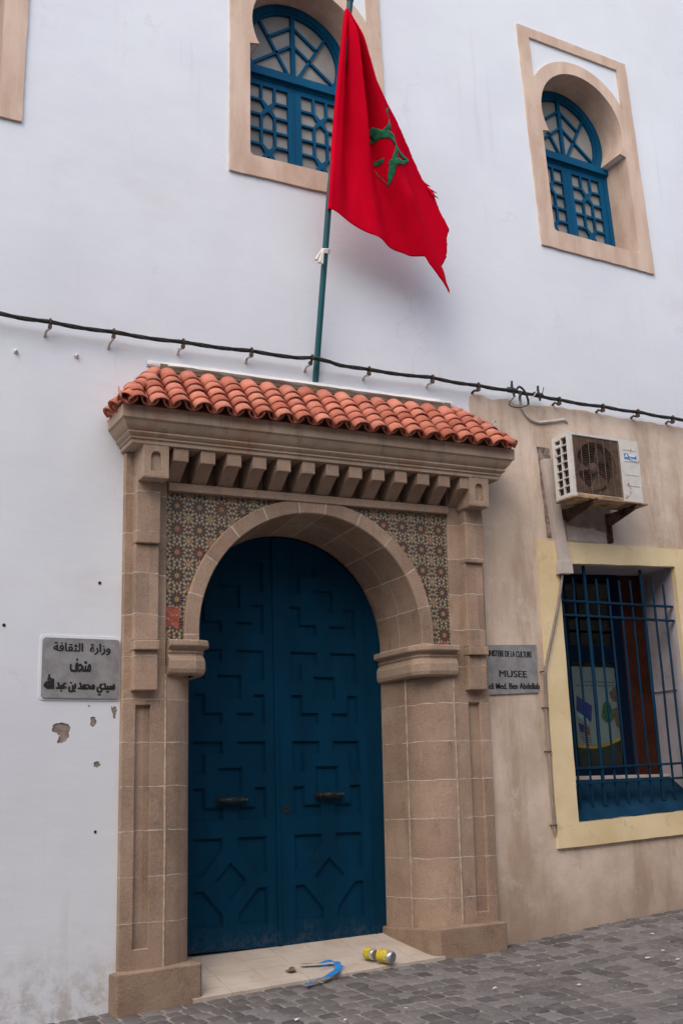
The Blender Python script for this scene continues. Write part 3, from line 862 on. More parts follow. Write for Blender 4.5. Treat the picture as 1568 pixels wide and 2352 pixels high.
# glazed tile spandrels
aT = math.asin((3.657 - AZ) / ROUT)
lp = [(2.733, 3.657), (2.733, 2.515), (AX - ROUT + .003, 2.515)] + [(AX + (ROUT - .003) * math.cos(a), AZ + (ROUT - .003) * math.sin(a)) for a in [PI - (PI - (PI - aT)) * i / 24 for i in range(25)]]
rp = [(5.235, 3.657), (5.235, 2.515), (AX + ROUT - .003, 2.515)] + [(AX + (ROUT - .003) * math.cos(a), AZ + (ROUT - .003) * math.sin(a)) for a in [aT * i / 24 for i in range(25)]]
for i, poly in enumerate((lp, rp)):
    mb = MB(); mb.plate(poly, [], -.030, .0)
    tp = mb.build('tile_panel', M['zellij'], portal, W)
    if i == 0:
        q = [(2.736, 2.776), (2.842, 2.772), (2.852, 2.72), (2.846, 2.66), (2.836, 2.60), (2.80, 2.612), (2.785, 2.63), (2.736, 2.625)]
    else:
        q = [(5.12, 2.522), (5.215, 2.522), (5.21, 2.545), (5.17, 2.552), (5.13, 2.545)]
    mb = MB(); mb.plate([(x + random.uniform(-.004, .004), z + random.uniform(-.004, .004)) for x, z in q], [], -.033, -.02)
    mb.build('bare_bed', M['redpatch'], tp, W)
# lintel, band and consoles
mb = MB(); mb.box(2.736, 5.231, -.052, .14, 3.6575, 3.7215); mb.box(2.736, 5.231, .035, .14, 3.7217, 3.95)
mb.plate([(2.736, 3.658), (5.231, 3.658), (5.231, 3.724), (2.736, 3.724)], [], -.082, -.05)
mb.build('lintel', M['stone'], portal, W, bevel=.006)
for k in range(13):
    x = 2.773 + k * .2104
    mb = MB()
    mb.prism_yz([(-.262, 3.946), (-.262, 3.842), (-.236, 3.836), (-.226, 3.848), (-.060, 3.728), (.04, 3.726), (.04, 3.946)], x - .058 + random.uniform(-.004, .004), x + .058 + random.uniform(-.004, .004))
    mb.build('console', M['stone'], portal, W, bevel=.006)
# cornice
XL, XR, YC = 2.285, 5.735, -.38
prof = [(.02, 4.215), (.0, 4.205), (.0, 4.112), (.006, 4.106), (.016, 4.100), (.034, 4.066), (.056, 4.040), (.066, 4.034), (.060, 4.020), (.070, 4.006), (.086, 3.996), (.084, 3.982), (.098, 3.976), (.100, 3.948), (.106, 3.944), (.30, 3.944)]
mb = MB()
rows = [[(XL + e, .03, z), (XL + e, YC + e, z), (XR - e, YC + e, z), (XR - e, .03, z)] for e, z in prof]
fine = []
for rw in rows:
    out = []
    for a, b, nseg in ((rw[0], rw[1], 6), (rw[1], rw[2], 40), (rw[2], rw[3], 6)):
        out += [tuple(a[j] + (b[j] - a[j]) * i / nseg for j in range(3)) for i in range(nseg)]
    fine.append(out + [rw[3]])
mb.sheet(fine)
mb.build('cornice', M['cornice'], portal, W, smooth=28)
# tiled canopy
EZ, EY, TZ = 4.216, -.405, 4.672
TXL, TXR = 2.69, 5.30
mb = MB()
mb.tint = .3
core = [(XL + .01, EY + .03, EZ - .012), (XR - .01, EY + .03, EZ - .012), (TXR, -.002, TZ - .01), (TXL, -.002, TZ - .01), (XL + .01, .0, EZ - .012), (XR - .01, .0, EZ - .012)]
mb.add(core, [(0, 1, 2, 3), (0, 3, 4), (1, 5, 2), (0, 4, 5, 1)])
mb.box(TXL - .01, TXR + .03, -.03, .001, TZ - .03, TZ + .032)
roofbed = mb.build('roof_bed', M['roofmortar'], portal, W)
mb = MB()
def barrel(org, ax, nrm, t0, t1, ra, rb, lift0, lift1, up=True, nseg=9):
    ax = Vector(ax).normalized(); nrm = Vector(nrm).normalized(); sd = ax.cross(nrm)
    rows = []
    for t, r_, lf in ((t0, ra, lift0), (t1, rb, lift1)):
        c_ = Vector(org) + ax * t + nrm * lf
        rows.append([tuple(c_ + sd * (r_ * math.cos(a)) + nrm * (r_ * .86 * math.sin(a) * (1 if up else -1))) for a in [R(-8) + (PI + R(16)) * i / nseg for i in range(nseg + 1)]])
    mb.sheet(rows)
def slope(cols, org, ax, nrm, length, tmax, seed):
    rnd = random.Random(seed)
    for c_ in cols:
        tm = tmax(c_) * length
        base = org(c_)
        k = 0
        t = -.040 + rnd.uniform(-.006, .006)
        while t < tm - .07:
            mb.tint = min(1.2, max(-.3, rnd.gauss(.5, .33)))
            e = min(t + .150, tm + .05)
            barrel(base, ax, nrm, t, e, .0715 + rnd.uniform(-.003, .003), .060, .024 + rnd.uniform(-.004, .004), .010)
            t += .098 + rnd.uniform(-.005, .005); k += 1
dS = Vector((0, -EY, TZ - EZ)); L_ = dS.length
pitch = .1665
colsF = [XL + .095 + pitch * i for i in range(20)]
nF = Vector((0, -(TZ - EZ), -EY))
def tmF(x): return max(0, min(.82, (x - XL) / (TXL - XL), (XR - x) / (XR - TXR)))
slope(colsF, lambda x: (x, EY, EZ), dS, nF, L_, tmF, 3)
for x in [c_ + pitch / 2 for c_ in colsF] + [XL + .02]:      # pans
    tm = tmF(x) * L_
    mb.tint = random.uniform(.2, .6)
    barrel((x, EY, EZ), dS, nF, -.034 + random.uniform(-.006, .006), max(tm, .1), .062, .054, .056, .052, up=False, nseg=7)
dL = Vector((TXL - XL, 0, TZ - EZ)); nL = Vector((-(TZ - EZ), 0, TXL - XL))
dR_ = Vector((TXR - XR, 0, TZ - EZ)); nR = Vector((TZ - EZ, 0, XR - TXR))
ysd = [-.265, -.115]
slope(ysd, lambda yy: (XL + .02, yy, EZ), dL, nL, dL.length, lambda yy: min(1, (yy - EY) / -EY), 5)
slope(ysd, lambda yy: (XR - .05, yy, EZ), dR_, nR, dR_.length, lambda yy: min(1, (yy - EY) / -EY), 6)
for yy in (-.19, -.04):
    mb.tint = .4
    barrel((XL + .02, yy, EZ), dL, nL, -.04, .3, .064, .056, .04, .04, up=False, nseg=7)
    barrel((XR - .055, yy, EZ), dR_, nR, -.04, .3, .064, .056, .04, .04, up=False, nseg=7)
# hip tiles
for ex, tx_, sg in ((XL + .02, TXL, -1), (XR - .055, TXR - .04, 1)):
    a = Vector((ex, EY, EZ)); b = Vector((tx_, 0, TZ)); d = b - a
    nh_ = (nF.normalized() + (nL if sg < 0 else nR).normalized()).normalized()
    t = -.02
    while t < d.length * .84 - .06:
        mb.tint = random.uniform(.3, .8)
        barrel(a, d, nh_, t, min(t + .17, d.length * .86), .060, .050, .022, .010)
        t += .115
mb.build('tiled_roof', M['tile'], portal, W, smooth=60, solid=.0095, normals=False)
# threshold
mb = MB()
def ramp(x, y):
    b = .237 + .030 * (x - 3.2); f_ = .062 + .050 * (x - 3.0); t = (.57 - y) / .74
    return b + (f_ - b) * t
mb.sheet([[(2.9 + 2.04 * j / 12, yy, ramp(2.9 + 2.04 * j / 12, yy)) for j in range(13)] + [] for yy in (.60, .4, .2, 0, -.17)])
mb.sheet([[(2.9 + 2.04 * j / 12, -.17, ramp(2.9 + 2.04 * j / 12, -.17) - dz) for j in range(13)] for dz in (0, .06)])
mb.build('threshold', M['threshold'], portal)
# double door
def Ls(x0, z0, w=.618, h=.608, a=.100, arm=.248):
    x1, z1 = x0 + w, z0 + h
    out = []
    out.append([(x0, z1), (x0, z1 - arm), (x0 + a, z1 - arm), (x0 + a, z1 - a), (x0 + arm, z1 - a), (x0 + arm, z1)])
    out.append([(x1 - arm, z1), (x1 - arm, z1 - a), (x1 - a, z1 - a), (x1 - a, z1 - arm), (x1, z1 - arm), (x1, z1)])
    out.append([(x0, z0 + arm), (x0, z0), (x0 + arm, z0), (x0 + arm, z0 + a), (x0 + a, z0 + a), (x0 + a, z0 + arm)])
    out.append([(x1 - a, z0 + arm), (x1 - a, z0 + a), (x1 - arm, z0 + a), (x1 - arm, z0), (x1, z0), (x1, z0 + arm)])
    q = .206
    out.append([(x0 + q, z0 + q), (x1 - q, z0 + q), (x1 - q, z1 - q), (x0 + q, z1 - q)])
    return out
def Dm(x0, z0, w=.614, h=.65):
    x1, z1 = x0 + w, z0 + h; cx_, cz_ = (x0 + x1) / 2, (z0 + z1) / 2
    out = [[(x0, z1), (x0, cz_ + .045), (x0 + .080, cz_ + .045), (x0 + .242, cz_ + .240), (x0 + .242, z1)],
           [(x1 - .242, z1), (x1 - .242, cz_ + .240), (x1 - .080, cz_ + .045), (x1, cz_ + .045), (x1, z1)],
           [(x0, cz_ - .06), (x0, z0), (x0 + .242, z0), (x0 + .242, cz_ - .245), (x0 + .080, cz_ - .06)],
           [(x1 - .080, cz_ - .06), (x1 - .242, cz_ - .245), (x1 - .242, z0), (x1, z0), (x1, cz_ - .06)],
           [(cx_ - .135, cz_), (cx_, cz_ - .140), (cx_ + .135, cz_), (cx_, cz_ + .140)]]
    return out
YD = .555
DC = 3.905
for x0, x1, hx in ((3.035, DC - .003, 3.170), (DC + .003, 4.765, 4.030)):
    def ztop(x): return AZ + math.sqrt(max(0, .935 ** 2 - (x - AX) ** 2))
    N_ = 24
    shape = [(x0, .26), (x1, .26)] + [(x1 + (x0 - x1) * i / N_, ztop(x1 + (x0 - x1) * i / N_)) for i in range(N_ + 1)]
    if x0 > 3.5: shape = [(x0, .256), (4.90, .270)] + [(4.90 + (x0 - 4.90) * i / N_, ztop(4.90 + (x0 - 4.90) * i / N_)) for i in range(N_ + 1)]
    holes = Dm(hx, .436) + Ls(hx, 1.217) + Ls(hx, 1.953)
    up = Ls(hx, 2.692)
    holes += [h for h in up if all(math.hypot(p[0] - AX, p[1] - AZ) < .89 for p in h)]
    # upper quadrants left over beside the arch become two tall panels
    mb = MB()
    mb.plate(shape, holes, YD, YD + .05, YD + .012)
    ins = [inset(h, .011) for h in holes]
    for h, i_ in zip(holes, ins):
        mb.plate(h, [i_], YD + .011, YD + .012, YD + .021)
        mb.plate(i_, [], YD + .021, YD + .022)
    if x0 < 3.5: mb.box(DC - .035, DC + .001, YD - .012, YD + .002, .262, 3.52)
    else: mb.box(4.738, 4.755, YD - .008, YD + .002, .275, 3.05)
    leaf = mb.build('door_leaf', M['door'], portal, bevel=.0025)
    kx = hx + .31
    kz = 1.368 if x0 < 3.5 else 1.388
    mb = MB()
    pr_ = [(-.135, .006), (-.125, .018), (-.105, .010), (-.09, .022), (-.06, .013), (-.03, .024), (0, .032), (.03, .024), (.06, .013), (.09, .022), (.105, .010), (.125, .018), (.135, .006)]
    mb.tube([(kx + a, YD - .045, kz) for a, r_ in pr_], [r_ for a, r_ in pr_], 10)
    for dx in (-.11, .11): mb.tube([(kx + dx, YD + .02, kz + .006), (kx + dx, YD - .045, kz)], .012, 8)
    mb.plate([(kx - .13, kz - .006), (kx - .11, kz + .03), (kx + .11, kz + .03), (kx + .13, kz - .006), (kx + .11, kz - .03), (kx - .11, kz - .03)], [], YD - .006, YD + .03)
    mb.build('door_handle', M['brass'], leaf, smooth=45)
    if x0 > 3.5:
        mb = MB(); mb.plate(arc(3.962, 1.284, .034, 0, 2 * PI * 15 / 16, 15), [arc(3.962, 1.288, .009, 0, 2 * PI * 7 / 8, 7)], YD - .006, YD + .001, YD)
        mb.build('lock_plate', M['brass'], leaf)

# ------------------------------------------------------------------ flagpole, flag, rope
def polep(z): return Vector((4.056 - .018 * min(1, (z - 4.765) / 1.6) + .038 * max(0, (z - 6.36) / 1.58), -.26 * (z - 4.765), z))
mb = MB()
mb.tube([tuple(polep(z)) for z in (4.70, 4.765, 5.2, 5.76, 6.34, 7.0, 7.6, 7.95)] , .0265, 14)
mb.tube([tuple(polep(z)) for z in (7.93, 7.97, 8.0, 8.4, 9.6)], [.028, .034, .022, .021, .021], 14)
pole = mb.build('flagpole', M['pole'], smooth=True)
tag(pole, 'slim teal green flagpole leaning out from the white wall above the canopy', 'flagpole')
HOI = [(4.032, 7.838), (4.028, 7.709), (4.023, 7.374), (4.016, 6.985), (4.023, 6.6), (4.029, 6.172)]
RIG = [(4.037, 7.836), (4.109, 7.731), (4.204, 7.556), (4.25, 7.479), (4.356, 7.338), (4.492, 7.158), (4.596, 7.047), (4.751, 6.844), (4.908, 6.638), (4.975, 6.585), (5.044, 6.518), (5.130, 6.365), (5.218, 6.240), (5.190, 6.145), (5.198, 6.085), (5.188, 5.965), (5.128, 5.872), (5.166, 5.808), (5.180, 5.728), (5.222, 5.672), (5.204, 5.634)]
BOT = [(4.029, 6.172), (4.098, 6.153), (4.298, 6.071), (4.568, 5.988), (4.775, 5.935), (4.930, 5.902), (4.975, 5.838), (5.072, 5.735), (5.204, 5.634)]
def along(L, t):
    d = [0]
    for a, b in zip(L, L[1:]): d.append(d[-1] + math.hypot(b[0] - a[0], b[1] - a[1]))
    s = t * d[-1]
    for i in range(len(L) - 1):
        if s <= d[i + 1] or i == len(L) - 2:
            k = (s - d[i]) / (d[i + 1] - d[i])
            return (L[i][0] + (L[i + 1][0] - L[i][0]) * k, L[i][1] + (L[i + 1][1] - L[i][1]) * k)
def lerp(a, b, x): return max(0, min(1, (x - a) / (b - a)))
def sst(a, b, x):
    t = lerp(a, b, x); return t * t * (3 - 2 * t)
def flagY(x, z):
    dx, dz = x - 4.035, 7.86 - z
    r_ = math.hypot(dx, dz); a = math.degrees(math.atan2(dx, dz))
    g = 0.0
    amp = sst(0, .35, r_) * .125
    away = sst(1.5, 8, a)
    def ridge(c, w): return math.exp(-((a - c) / w) ** 2)
    g -= amp * 1.0 * ridge(11.5 + r_ * 1.5, 2.6) * (1 - .6 * sst(.9, 1.6, r_))       # bright pleat
    g += amp * 1.0 * ridge(17 + r_ * 1.0, 3.2) * (1 - .75 * sst(1.0, 1.7, r_))        # valley beside it
    g -= amp * .8 * ridge(24, 4.0) * (1 - .5 * sst(1.2, 1.9, r_))
    g += amp * .8 * ridge(5.5, 3.0) * (1 - .8 * sst(1.1, 1.8, r_))
    # lower diagonal crease towards the tail
    px, pz = x - 4.56, z - 6.45
    cr = (px * .88 + pz * .47)
    al = (px * .47 - pz * .88)
    g += .045 * math.exp(-(cr / .055) ** 2) * sst(-.1, .15, al)
    g -= .050 * math.exp(-((cr - .13) / .08) ** 2) * sst(-.1, .2, al)
    g -= .05 * sst(.2, .9, r_ * math.sin(math.radians(max(0, a - 10)))) * math.sin(3.2 * dz + 1.0)
    g += .012 * math.sin(9 * x + 5 * z) * away
    return -.26 * (z - 4.765) - .058 + g * away
NU, NV = 90, 130
rows = []
B1, B2 = HOI[-1], RIG[-1]
for i in range(NV + 1):
    t = i / NV
    l_, r_ = along(HOI, t), along(RIG, t)
    rw = []
    for j in range(NU + 1):
        s = j / NU
        b = along(BOT, s); lb = (B1[0] + (B2[0] - B1[0]) * s, B1[1] + (B2[1] - B1[1]) * s)
        k = t ** 2.2
        x = l_[0] + (r_[0] - l_[0]) * s + k * (b[0] - lb[0]); z = l_[1] + (r_[1] - l_[1]) * s + k * (b[1] - lb[1])
        if j == NU and 48 < i < 120: x += random.uniform(-.003, .005)
        rw.append((x, flagY(x, z), z))
    p = rw[0]
    rw = [(p[0] + .034, p[1] + .094, p[2]), (p[0] + .000, p[1] + .066, p[2]), (p[0] - .008, p[1] + .022, p[2])] + rw
    rows.append(rw)
mb = MB(); mb.sheet(rows)
for k in range(5):   # frayed tuft on the fly edge
    a = random.uniform(-.9, -.1); ln = random.uniform(.05, .10)
    bx_, bz_ = 4.955 + .018 * k, 6.60 - .020 * k
    q = [(bx_ - .02, bz_ + .012), (bx_ + ln * math.cos(a), bz_ + ln * math.sin(a) * .8), (bx_ - .01, bz_ - .022)]
    mb.add([(x, flagY(min(x, 4.95), z) - .004 * k, z) for x, z in q], [(0, 1, 2)])
flag = mb.build('flag', M['flag'], smooth='all', solid=.0025)
tag(flag, 'hanging red flag with a green star outline and frayed edge, on the teal pole', 'flag')
strokes = [([(4.499, 7.12), (4.478, 7.075), (4.471, 7.039), (4.487, 6.97), (4.465, 6.891), (4.405, 6.838), (4.37, 6.822)], [.008, .030, .038, .034, .034, .040, .022]),
           ([(4.289, 7.018), (4.318, 6.99), (4.343, 6.962)], [.012, .026, .022]),
           ([(4.362, 6.925), (4.416, 6.857), (4.512, 6.823), (4.57, 6.769), (4.66, 6.755), (4.754, 6.742)], [.028, .044, .048, .044, .040, .010]),
           ([(4.538, 6.865), (4.562, 6.744), (4.551, 6.629), (4.555, 6.55), (4.558, 6.462)], [.022, .034, .044, .042, .006]),
           ([(4.754, 6.742), (4.66, 6.677), (4.578, 6.63), (4.52, 6.633)], [.010, .042, .044, .030]),
           ([(4.436, 6.652), (4.488, 6.662)], [.038, .034]),
           ([(4.448, 6.60), (4.47, 6.56), (4.556, 6.468)], [.004, .005, .004])]
mb = MB()
for L, ws in strokes:
    fine = []; wf = []
    for i in range(len(L) - 1):
        for q in range(6):
            k = q / 6; fine.append(Vector((L[i][0] + (L[i + 1][0] - L[i][0]) * k, L[i][1] + (L[i + 1][1] - L[i][1]) * k))); wf.append(ws[i] + (ws[i + 1] - ws[i]) * k)
    fine.append(Vector(L[-1])); wf.append(ws[-1])
    rw = []
    for i, p in enumerate(fine):
        t = (fine[min(i + 1, len(fine) - 1)] - fine[max(i - 1, 0)]).normalized(); nr = Vector((-t.y, t.x)) * wf[i] * .54
        rw.append([(q.x, flagY(q.x, q.y) - .0085, q.y) for q in (p + nr, p + nr * .6, p + nr * .2, p - nr * .2, p - nr * .6, p - nr)])
    mb.sheet(rw)
mb.build('star_emblem', M['green'], flag, smooth='all', solid=.002)
mb = MB()
zr = 5.846
pc = polep(zr); axp = (polep(zr + .1) - pc).normalized(); e1 = axp.orthogonal().normalized(); e2 = axp.cross(e1)
for k in range(3):
    mb.tube([tuple(pc + axp * (k - 1) * .013 + (e1 * math.cos(a) + e2 * math.sin(a)) * .033 + axp * .006 * math.cos(a)) for a in [2 * PI * i / 20 for i in range(21)]], .0085, 6)
for dx, dz, r_ in ((-.105, -.115, .009), (-.075, -.135, .010), (-.05, -.14, .008)):
    mb.tube([tuple(pc + Vector((-.03, -.02, 0))), tuple(pc + Vector((dx * .6 - .01, -.03, dz * .45))), tuple(pc + Vector((dx, -.03, dz)))], [.009, r_, r_ * 1.5], 6)
tag(mb.build('rope', M['rope'], smooth=True), 'short white rope knotted round the pole below the flag', 'rope')

# ------------------------------------------------------------------ overhead cable and its clips
CAB = [(-1.5, 4.86), (.6, 4.88), (1.436, 4.884), (1.779, 4.884), (2.296, 4.885), (2.843, 4.896), (3.432, 4.918), (3.966, 4.931), (4.523, 4.924), (5.163, 4.947), (5.674, 4.945), (6.036, 4.953), (6.334, 4.949), (6.574, 4.938), (7.114, 4.942), (7.58, 4.948), (8.02, 4.942), (8.5, 4.945), (10, 4.95), (12, 4.93)]
def cab(x):
    for (a, b), (c_, d_) in zip(CAB, CAB[1:]):
        if x <= c_: 
            k = (x - a) / (c_ - a); return b + (d_ - b) * k - .010 * math.sin(PI * k)
    return CAB[-1][1]
def caby(x): return -.085 if not (3.85 < x < 4.25) else -.085 - .035 * sst(3.85, 4.0, x) * (1 - sst(4.12, 4.25, x))
mb = MB()
for k in range(4):
    rs = .0078 if k else .009
    mb.tube([(x, caby(x) + .0095 * math.cos(x * 9 + k * PI / 2), cab(x) + .0095 * math.sin(x * 9 + k * PI / 2)) for x in [-1.5 + .06 * i for i in range(226)]], rs, 6)
tag(mb.build('overhead_cable', M['cable'], smooth=True), 'black twisted cable bundle strung across the white wall above the canopy', 'cable')
feet = [(1.791, 4.83), (2.278, 4.811), (2.84, 4.852), (3.426, 4.875), (3.962, 4.882), (4.522, 4.871), (5.164, 4.895), (5.654, 4.904), (6.57, 4.916), (7.097, 4.915), (7.535, 4.913), (7.99, 4.916)]
names = ['leftmost cable clip on bare white wall, left of the canopy', 'cable clip above the left roof slope of the canopy with a red brown screw',
         'cable clip with pale base just above the left end of the white mortar strip', 'cable clip midway between the canopy left corner and the flagpole',
         'cable clip touching the flagpole on its left', 'first cable clip to the right of the flagpole', 'cable clip over the right end of the canopy roof ridge',
         'cable clip at the top left corner of the beige wall', 'dark cable clip just right of the two cable splices', 'cable clip above the air conditioner front left part',
         'cable clip above the right side of the air conditioner', 'rightmost cable clip at the edge of the beige wall']
for i, (x, z) in enumerate(feet):
    cx_ = x + .012
    t = thing('cable_clip', names[i], 'cable clip', (x, 0, z), 'clips holding the overhead cable')
    mb = MB()
    pc = Vector((cx_, caby(cx_), cab(cx_)))
    mb.tube([tuple(pc + Vector((random.uniform(-.002, .002), .0235 * math.cos(a), .0235 * math.sin(a)))) for a in [2 * PI * q / 14 for q in range(15)]], .007, 6)
    mb.box(cx_ - .011, cx_ + .011, -.1, -.06, cab(cx_) - .052, cab(cx_) - .021)
    mb.build('strap', M['clip'], t, smooth=45)
    dz = -.035 if i < 5 else -.01
    mb = MB()
    mb.tube([(cx_, -.08, cab(cx_) - .050), (x - .004, -.035, z + dz * .4 + .01), (x - .006, .004, z + dz)], [.009, .010, .013], 8)
    mb.build('peg', M['clipwhite'] if i < 7 else M['clip'], t, smooth=45)
for x, lab in ((6.036, 'bulky black cable splice at the left, above the hanging wire loop'), (6.334, 'black cable splice at the right with a bent wire end')):
    mb = MB()
    z = cab(x); yy = caby(x)
    mb.tube([(x - .055, yy, z), (x - .045, yy, z), (x + .045, yy, z - .003), (x + .055, yy, z - .003)], [.016, .026, .026, .016], 10)
    mb.tube([(x - .005, yy - .01, z + .02), (x - .002, yy - .012, z + .085)], [.014, .010], 8)
    mb.tube([(x + .01, yy - .01, z - .02), (x + .012, yy - .01, z - .06)], [.013, .009], 8)
    if x > 6.2: mb.tube([(x + .03, yy - .03, z + .01), (x + .045, yy - .035, z + .06), (x + .05, yy - .03, z + .075)], .004, 6)
    else: mb.tube([(x + .05, yy - .02, z - .01), (x + .075, yy - .035, z - .03), (x + .07, yy - .03, z - .06)], .012, 8)
    tag(mb.build('cable_splice', M['cable'], smooth=45), lab, 'cable splice', 'cable splices')
def curve(pts, sub=6):
    P_ = [Vector(p) for p in pts]; out = []
    for i in range(len(P_) - 1):
        a, b, c_, d = P_[max(i - 1, 0)], P_[i], P_[i + 1], P_[min(i + 2, len(P_) - 1)]
        for q in range(sub):
            t = q / sub
            out.append(.5 * ((2 * b) + (c_ - a) * t + (2 * a - 5 * b + 4 * c_ - d) * t * t + (3 * b - a - 3 * c_ + d) * t ** 3))
    return [tuple(p) for p in out + [P_[-1]]]
mb = MB()
lp_ = [(6.061, 4.896), (5.99, 4.823), (5.995, 4.789), (6.1, 4.786), (6.201, 4.828)]
mb.tube(curve([(x, -.10, z) for x, z in lp_]), .0050, 6)
mb.tube(curve([(6.201, -.10, 4.828), (6.190, -.115, 4.87), (6.160, -.125, 4.93), (6.124, -.12, 4.975), (6.093, -.115, 4.982), (6.064, -.11, 4.94)]), [.0105] * 30 + [.009], 8)
tag(mb.build('wire_loop', M['cable'], smooth=True), 'loose black wire hanging in a loop below the cable splice', 'wire')
mb = MB()
mb.tube(curve([(6.31, -.11, 4.967), (6.29, -.12, 4.955), (6.259, -.12, 4.917), (6.21, -.10, 4.878)]), .0042, 6)
tag(mb.build('thin_wire', M['lead'], smooth=True), 'short pale wire bridging the two black cable splices', 'wire')
mb = MB()
mb.tube(curve([(6.127, -.085, 4.935), (6.142, -.06, 4.868), (6.186, -.03, 4.81), (6.23, -.025, 4.753), (6.284, -.025, 4.718), (6.357, -.025, 4.703), (6.459, -.025, 4.72), (6.571, -.025, 4.745), (6.666, -.025, 4.768), (6.70, -.02, 4.755), (6.731, .01, 4.734)]), .0125, 8)
tag(mb.build('supply_lead', M['lead'], smooth=True), 'grey and black supply lead curving over the beige wall above the air conditioner', 'lead')
mb = MB()
mb.tube([(5.80, .004, 4.578), (5.815, -.04, 4.585), (5.835, -.06, 4.60)], .009, 8)
mb.tube([(5.835 + .022 * math.cos(a), -.06, 4.612 + .026 * math.sin(a)) for a in [2 * PI * i / 14 for i in range(13)]], .007, 6)
tag(mb.build('wall_hook', M['clipwhite'], smooth=True), 'small pale eye hook on the beige wall right of the canopy', 'hook')
for (x, z), lab in (((1.576, 4.636), 'small white wall stub at the far left under the cable'), ((2.027, 4.674), 'small white wall stub left of the canopy roof')):
    mb = MB()
    mb.tube([(x, .004, z), (x, -.02, z + .002), (x, -.03, z - .004)], [.018, .014, .007], 8)
    tag(mb.build('wall_stub', M['clipwhite'], smooth=True), lab, 'wall stub', 'limewashed stubs on the white wall')

# ------------------------------------------------------------------ plaques
def rrect(x0, x1, z0, z1, r_):
    return arc(x1 - r_, z1 - r_, r_, 0, PI / 2, 5) + arc(x0 + r_, z1 - r_, r_, PI / 2, PI, 5) + arc(x0 + r_, z0 + r_, r_, PI, 1.5 * PI, 5) + arc(x1 - r_, z0 + r_, r_, 1.5 * PI, 2 * PI, 5)
pq = thing('plaque', 'grey marble plaque with three lines of black Arabic lettering, left of the portal', 'plaque', (2.118, 0, 2.094))
mb = MB(); mb.plate(rrect(1.842, 2.396, 2.094, 2.518, .024), [], -.018, .002)
mb.build('slab', M['marble'], pq, bevel=.004)
mb = MB(); mb.plate(rrect(1.826, 2.404, 2.078, 2.540, .03), [rrect(1.843, 2.395, 2.095, 2.517, .024)], -.006, .002)
mb.build('mortar_bed', M['white'], pq, bevel=.003)
text_part('lettering', '\u0629\u0641\u0627\u0642\u062b\u0644\u0627'.replace('\u0629\u0641\u0627\u0642\u062b\u0644\u0627', '\ufe94\ufed3\ufe8e\ufed8\ufe9c\ufedf\ufe8d  \ufe93\ufead\ufe8d\ufeaf\ufeed'), 1.918, 2.327, 2.405, 2.486, -.0185, M['ink'], pq, .006)
text_part('lettering', '\ufed2\ufea4\ufe98\ufee3', 2.040, 2.187, 2.278, 2.376, -.0185, M['ink'], pq, .012)
text_part('lettering', '\ufdf2 \ufeaa\ufe92\ufecb \ufee6\ufe91 \ufeaa\ufee4\ufea4\ufee3 \ufef1\ufeaa\ufef4\ufeb3', 1.862, 2.362, 2.116, 2.258, -.0185, M['ink'], pq, .010)
pq = thing('plaque', 'grey plaque reading MUSEE in black, half hidden behind the right pilaster', 'plaque', (5.87, 0, 2.19))
mb = MB(); mb.plate([(5.60, 2.165), (6.126, 2.192), (6.142, 2.612), (5.60, 2.592)], [], -.022, .0)
mb.build('slab', M['marble'], pq, bevel=.003)
text_part('lettering', 'MINISTERE DE LA CULTURE', 5.600, 6.082, 2.496, 2.548, -.0225, M['ink'], pq, .001)
text_part('lettering', 'MUSEE', 5.724, 6.015, 2.322, 2.378, -.0225, M['ink'], pq, .0005, 0, .03)
text_part('lettering', 'Sidi Med. Ben Abdellah', 5.575, 6.140, 2.214, 2.266, -.0225, M['ink'], pq, .002, .018, .04)

# ------------------------------------------------------------------ air conditioner
AX0, AX1, AZ0, AZ1, AF, AB = 6.385, 7.205, 3.900, 4.500, -.40, -.165
ac = thing('air_conditioner', 'rust stained white outdoor air conditioner unit with brown fan grille', 'air conditioner', (6.8, -.28, 3.89))
mb = MB()
gx0, gx1, gz0, gz1 = 6.432, 6.962, 3.932, 4.474
mb.plate([(AX0, AZ0), (AX1, AZ0), (AX1, AZ1), (AX0, AZ1)], [[(gx0, gz0), (gx1, gz0), (gx1, gz1), (gx0, gz1)]], AF, None, AF + .012)
c8_ = [(AX0, AF, AZ0), (AX1, AF, AZ0), (AX1, AF, AZ1), (AX0, AF, AZ1), (AX0, AB, AZ0), (AX1, AB, AZ0), (AX1, AB, AZ1), (AX0, AB, AZ1)]
mb.add(c8_, [(0, 1, 5, 4), (1, 2, 6, 5), (2, 3, 7, 6), (4, 5, 6, 7)])
# louvred left end: two columns of seven openings
hl = []
for i in range(7):
    for y0, y1 in ((-.366, -.293), (-.279, -.206)):
        if i == 6 and y0 > -.285: zz0, zz1 = 4.412, 4.450
        else: zz0, zz1 = 3.935 + .0765 * i, 3.935 + .0765 * i + .066
        hl.append([(y0, zz0), (y1, zz0), (y1, zz1), (y0, zz1)])
mbc = MB()
mbc.plate([(AF + .001, AZ0 + .001), (AB, AZ0 + .001), (AB, AZ1 - .001), (AF + .001, AZ1 - .001)], hl, AX0 - .004, AX0 + .01, AX0 + .02, mp=lambda u, w, d: (d, u, w))
casing = mb.build('casing', M['acwhite'], ac, bevel=.006)
mbc.build('side_grid', M['acwhite'], ac, bevel=.003)
mb = MB(); mb.box(AX0 + .0205, AX0 + .024, AF + .02, AB - .004, AZ0 + .01, AZ1 - .01); mb.build('coil', M['acdark'], ac)
mb = MB()
fcx, fcz, fr = 6.694, 4.203, .232
mb.plate([(gx0, gz0), (gx1, gz0), (gx1, gz1), (gx0, gz1)], [arc(fcx, fcz, fr, 0, 2 * PI * 39 / 40, 39)], AF + .010, AF + .013, AF + .10)
mb.build('shroud', M['acbrown'], ac)
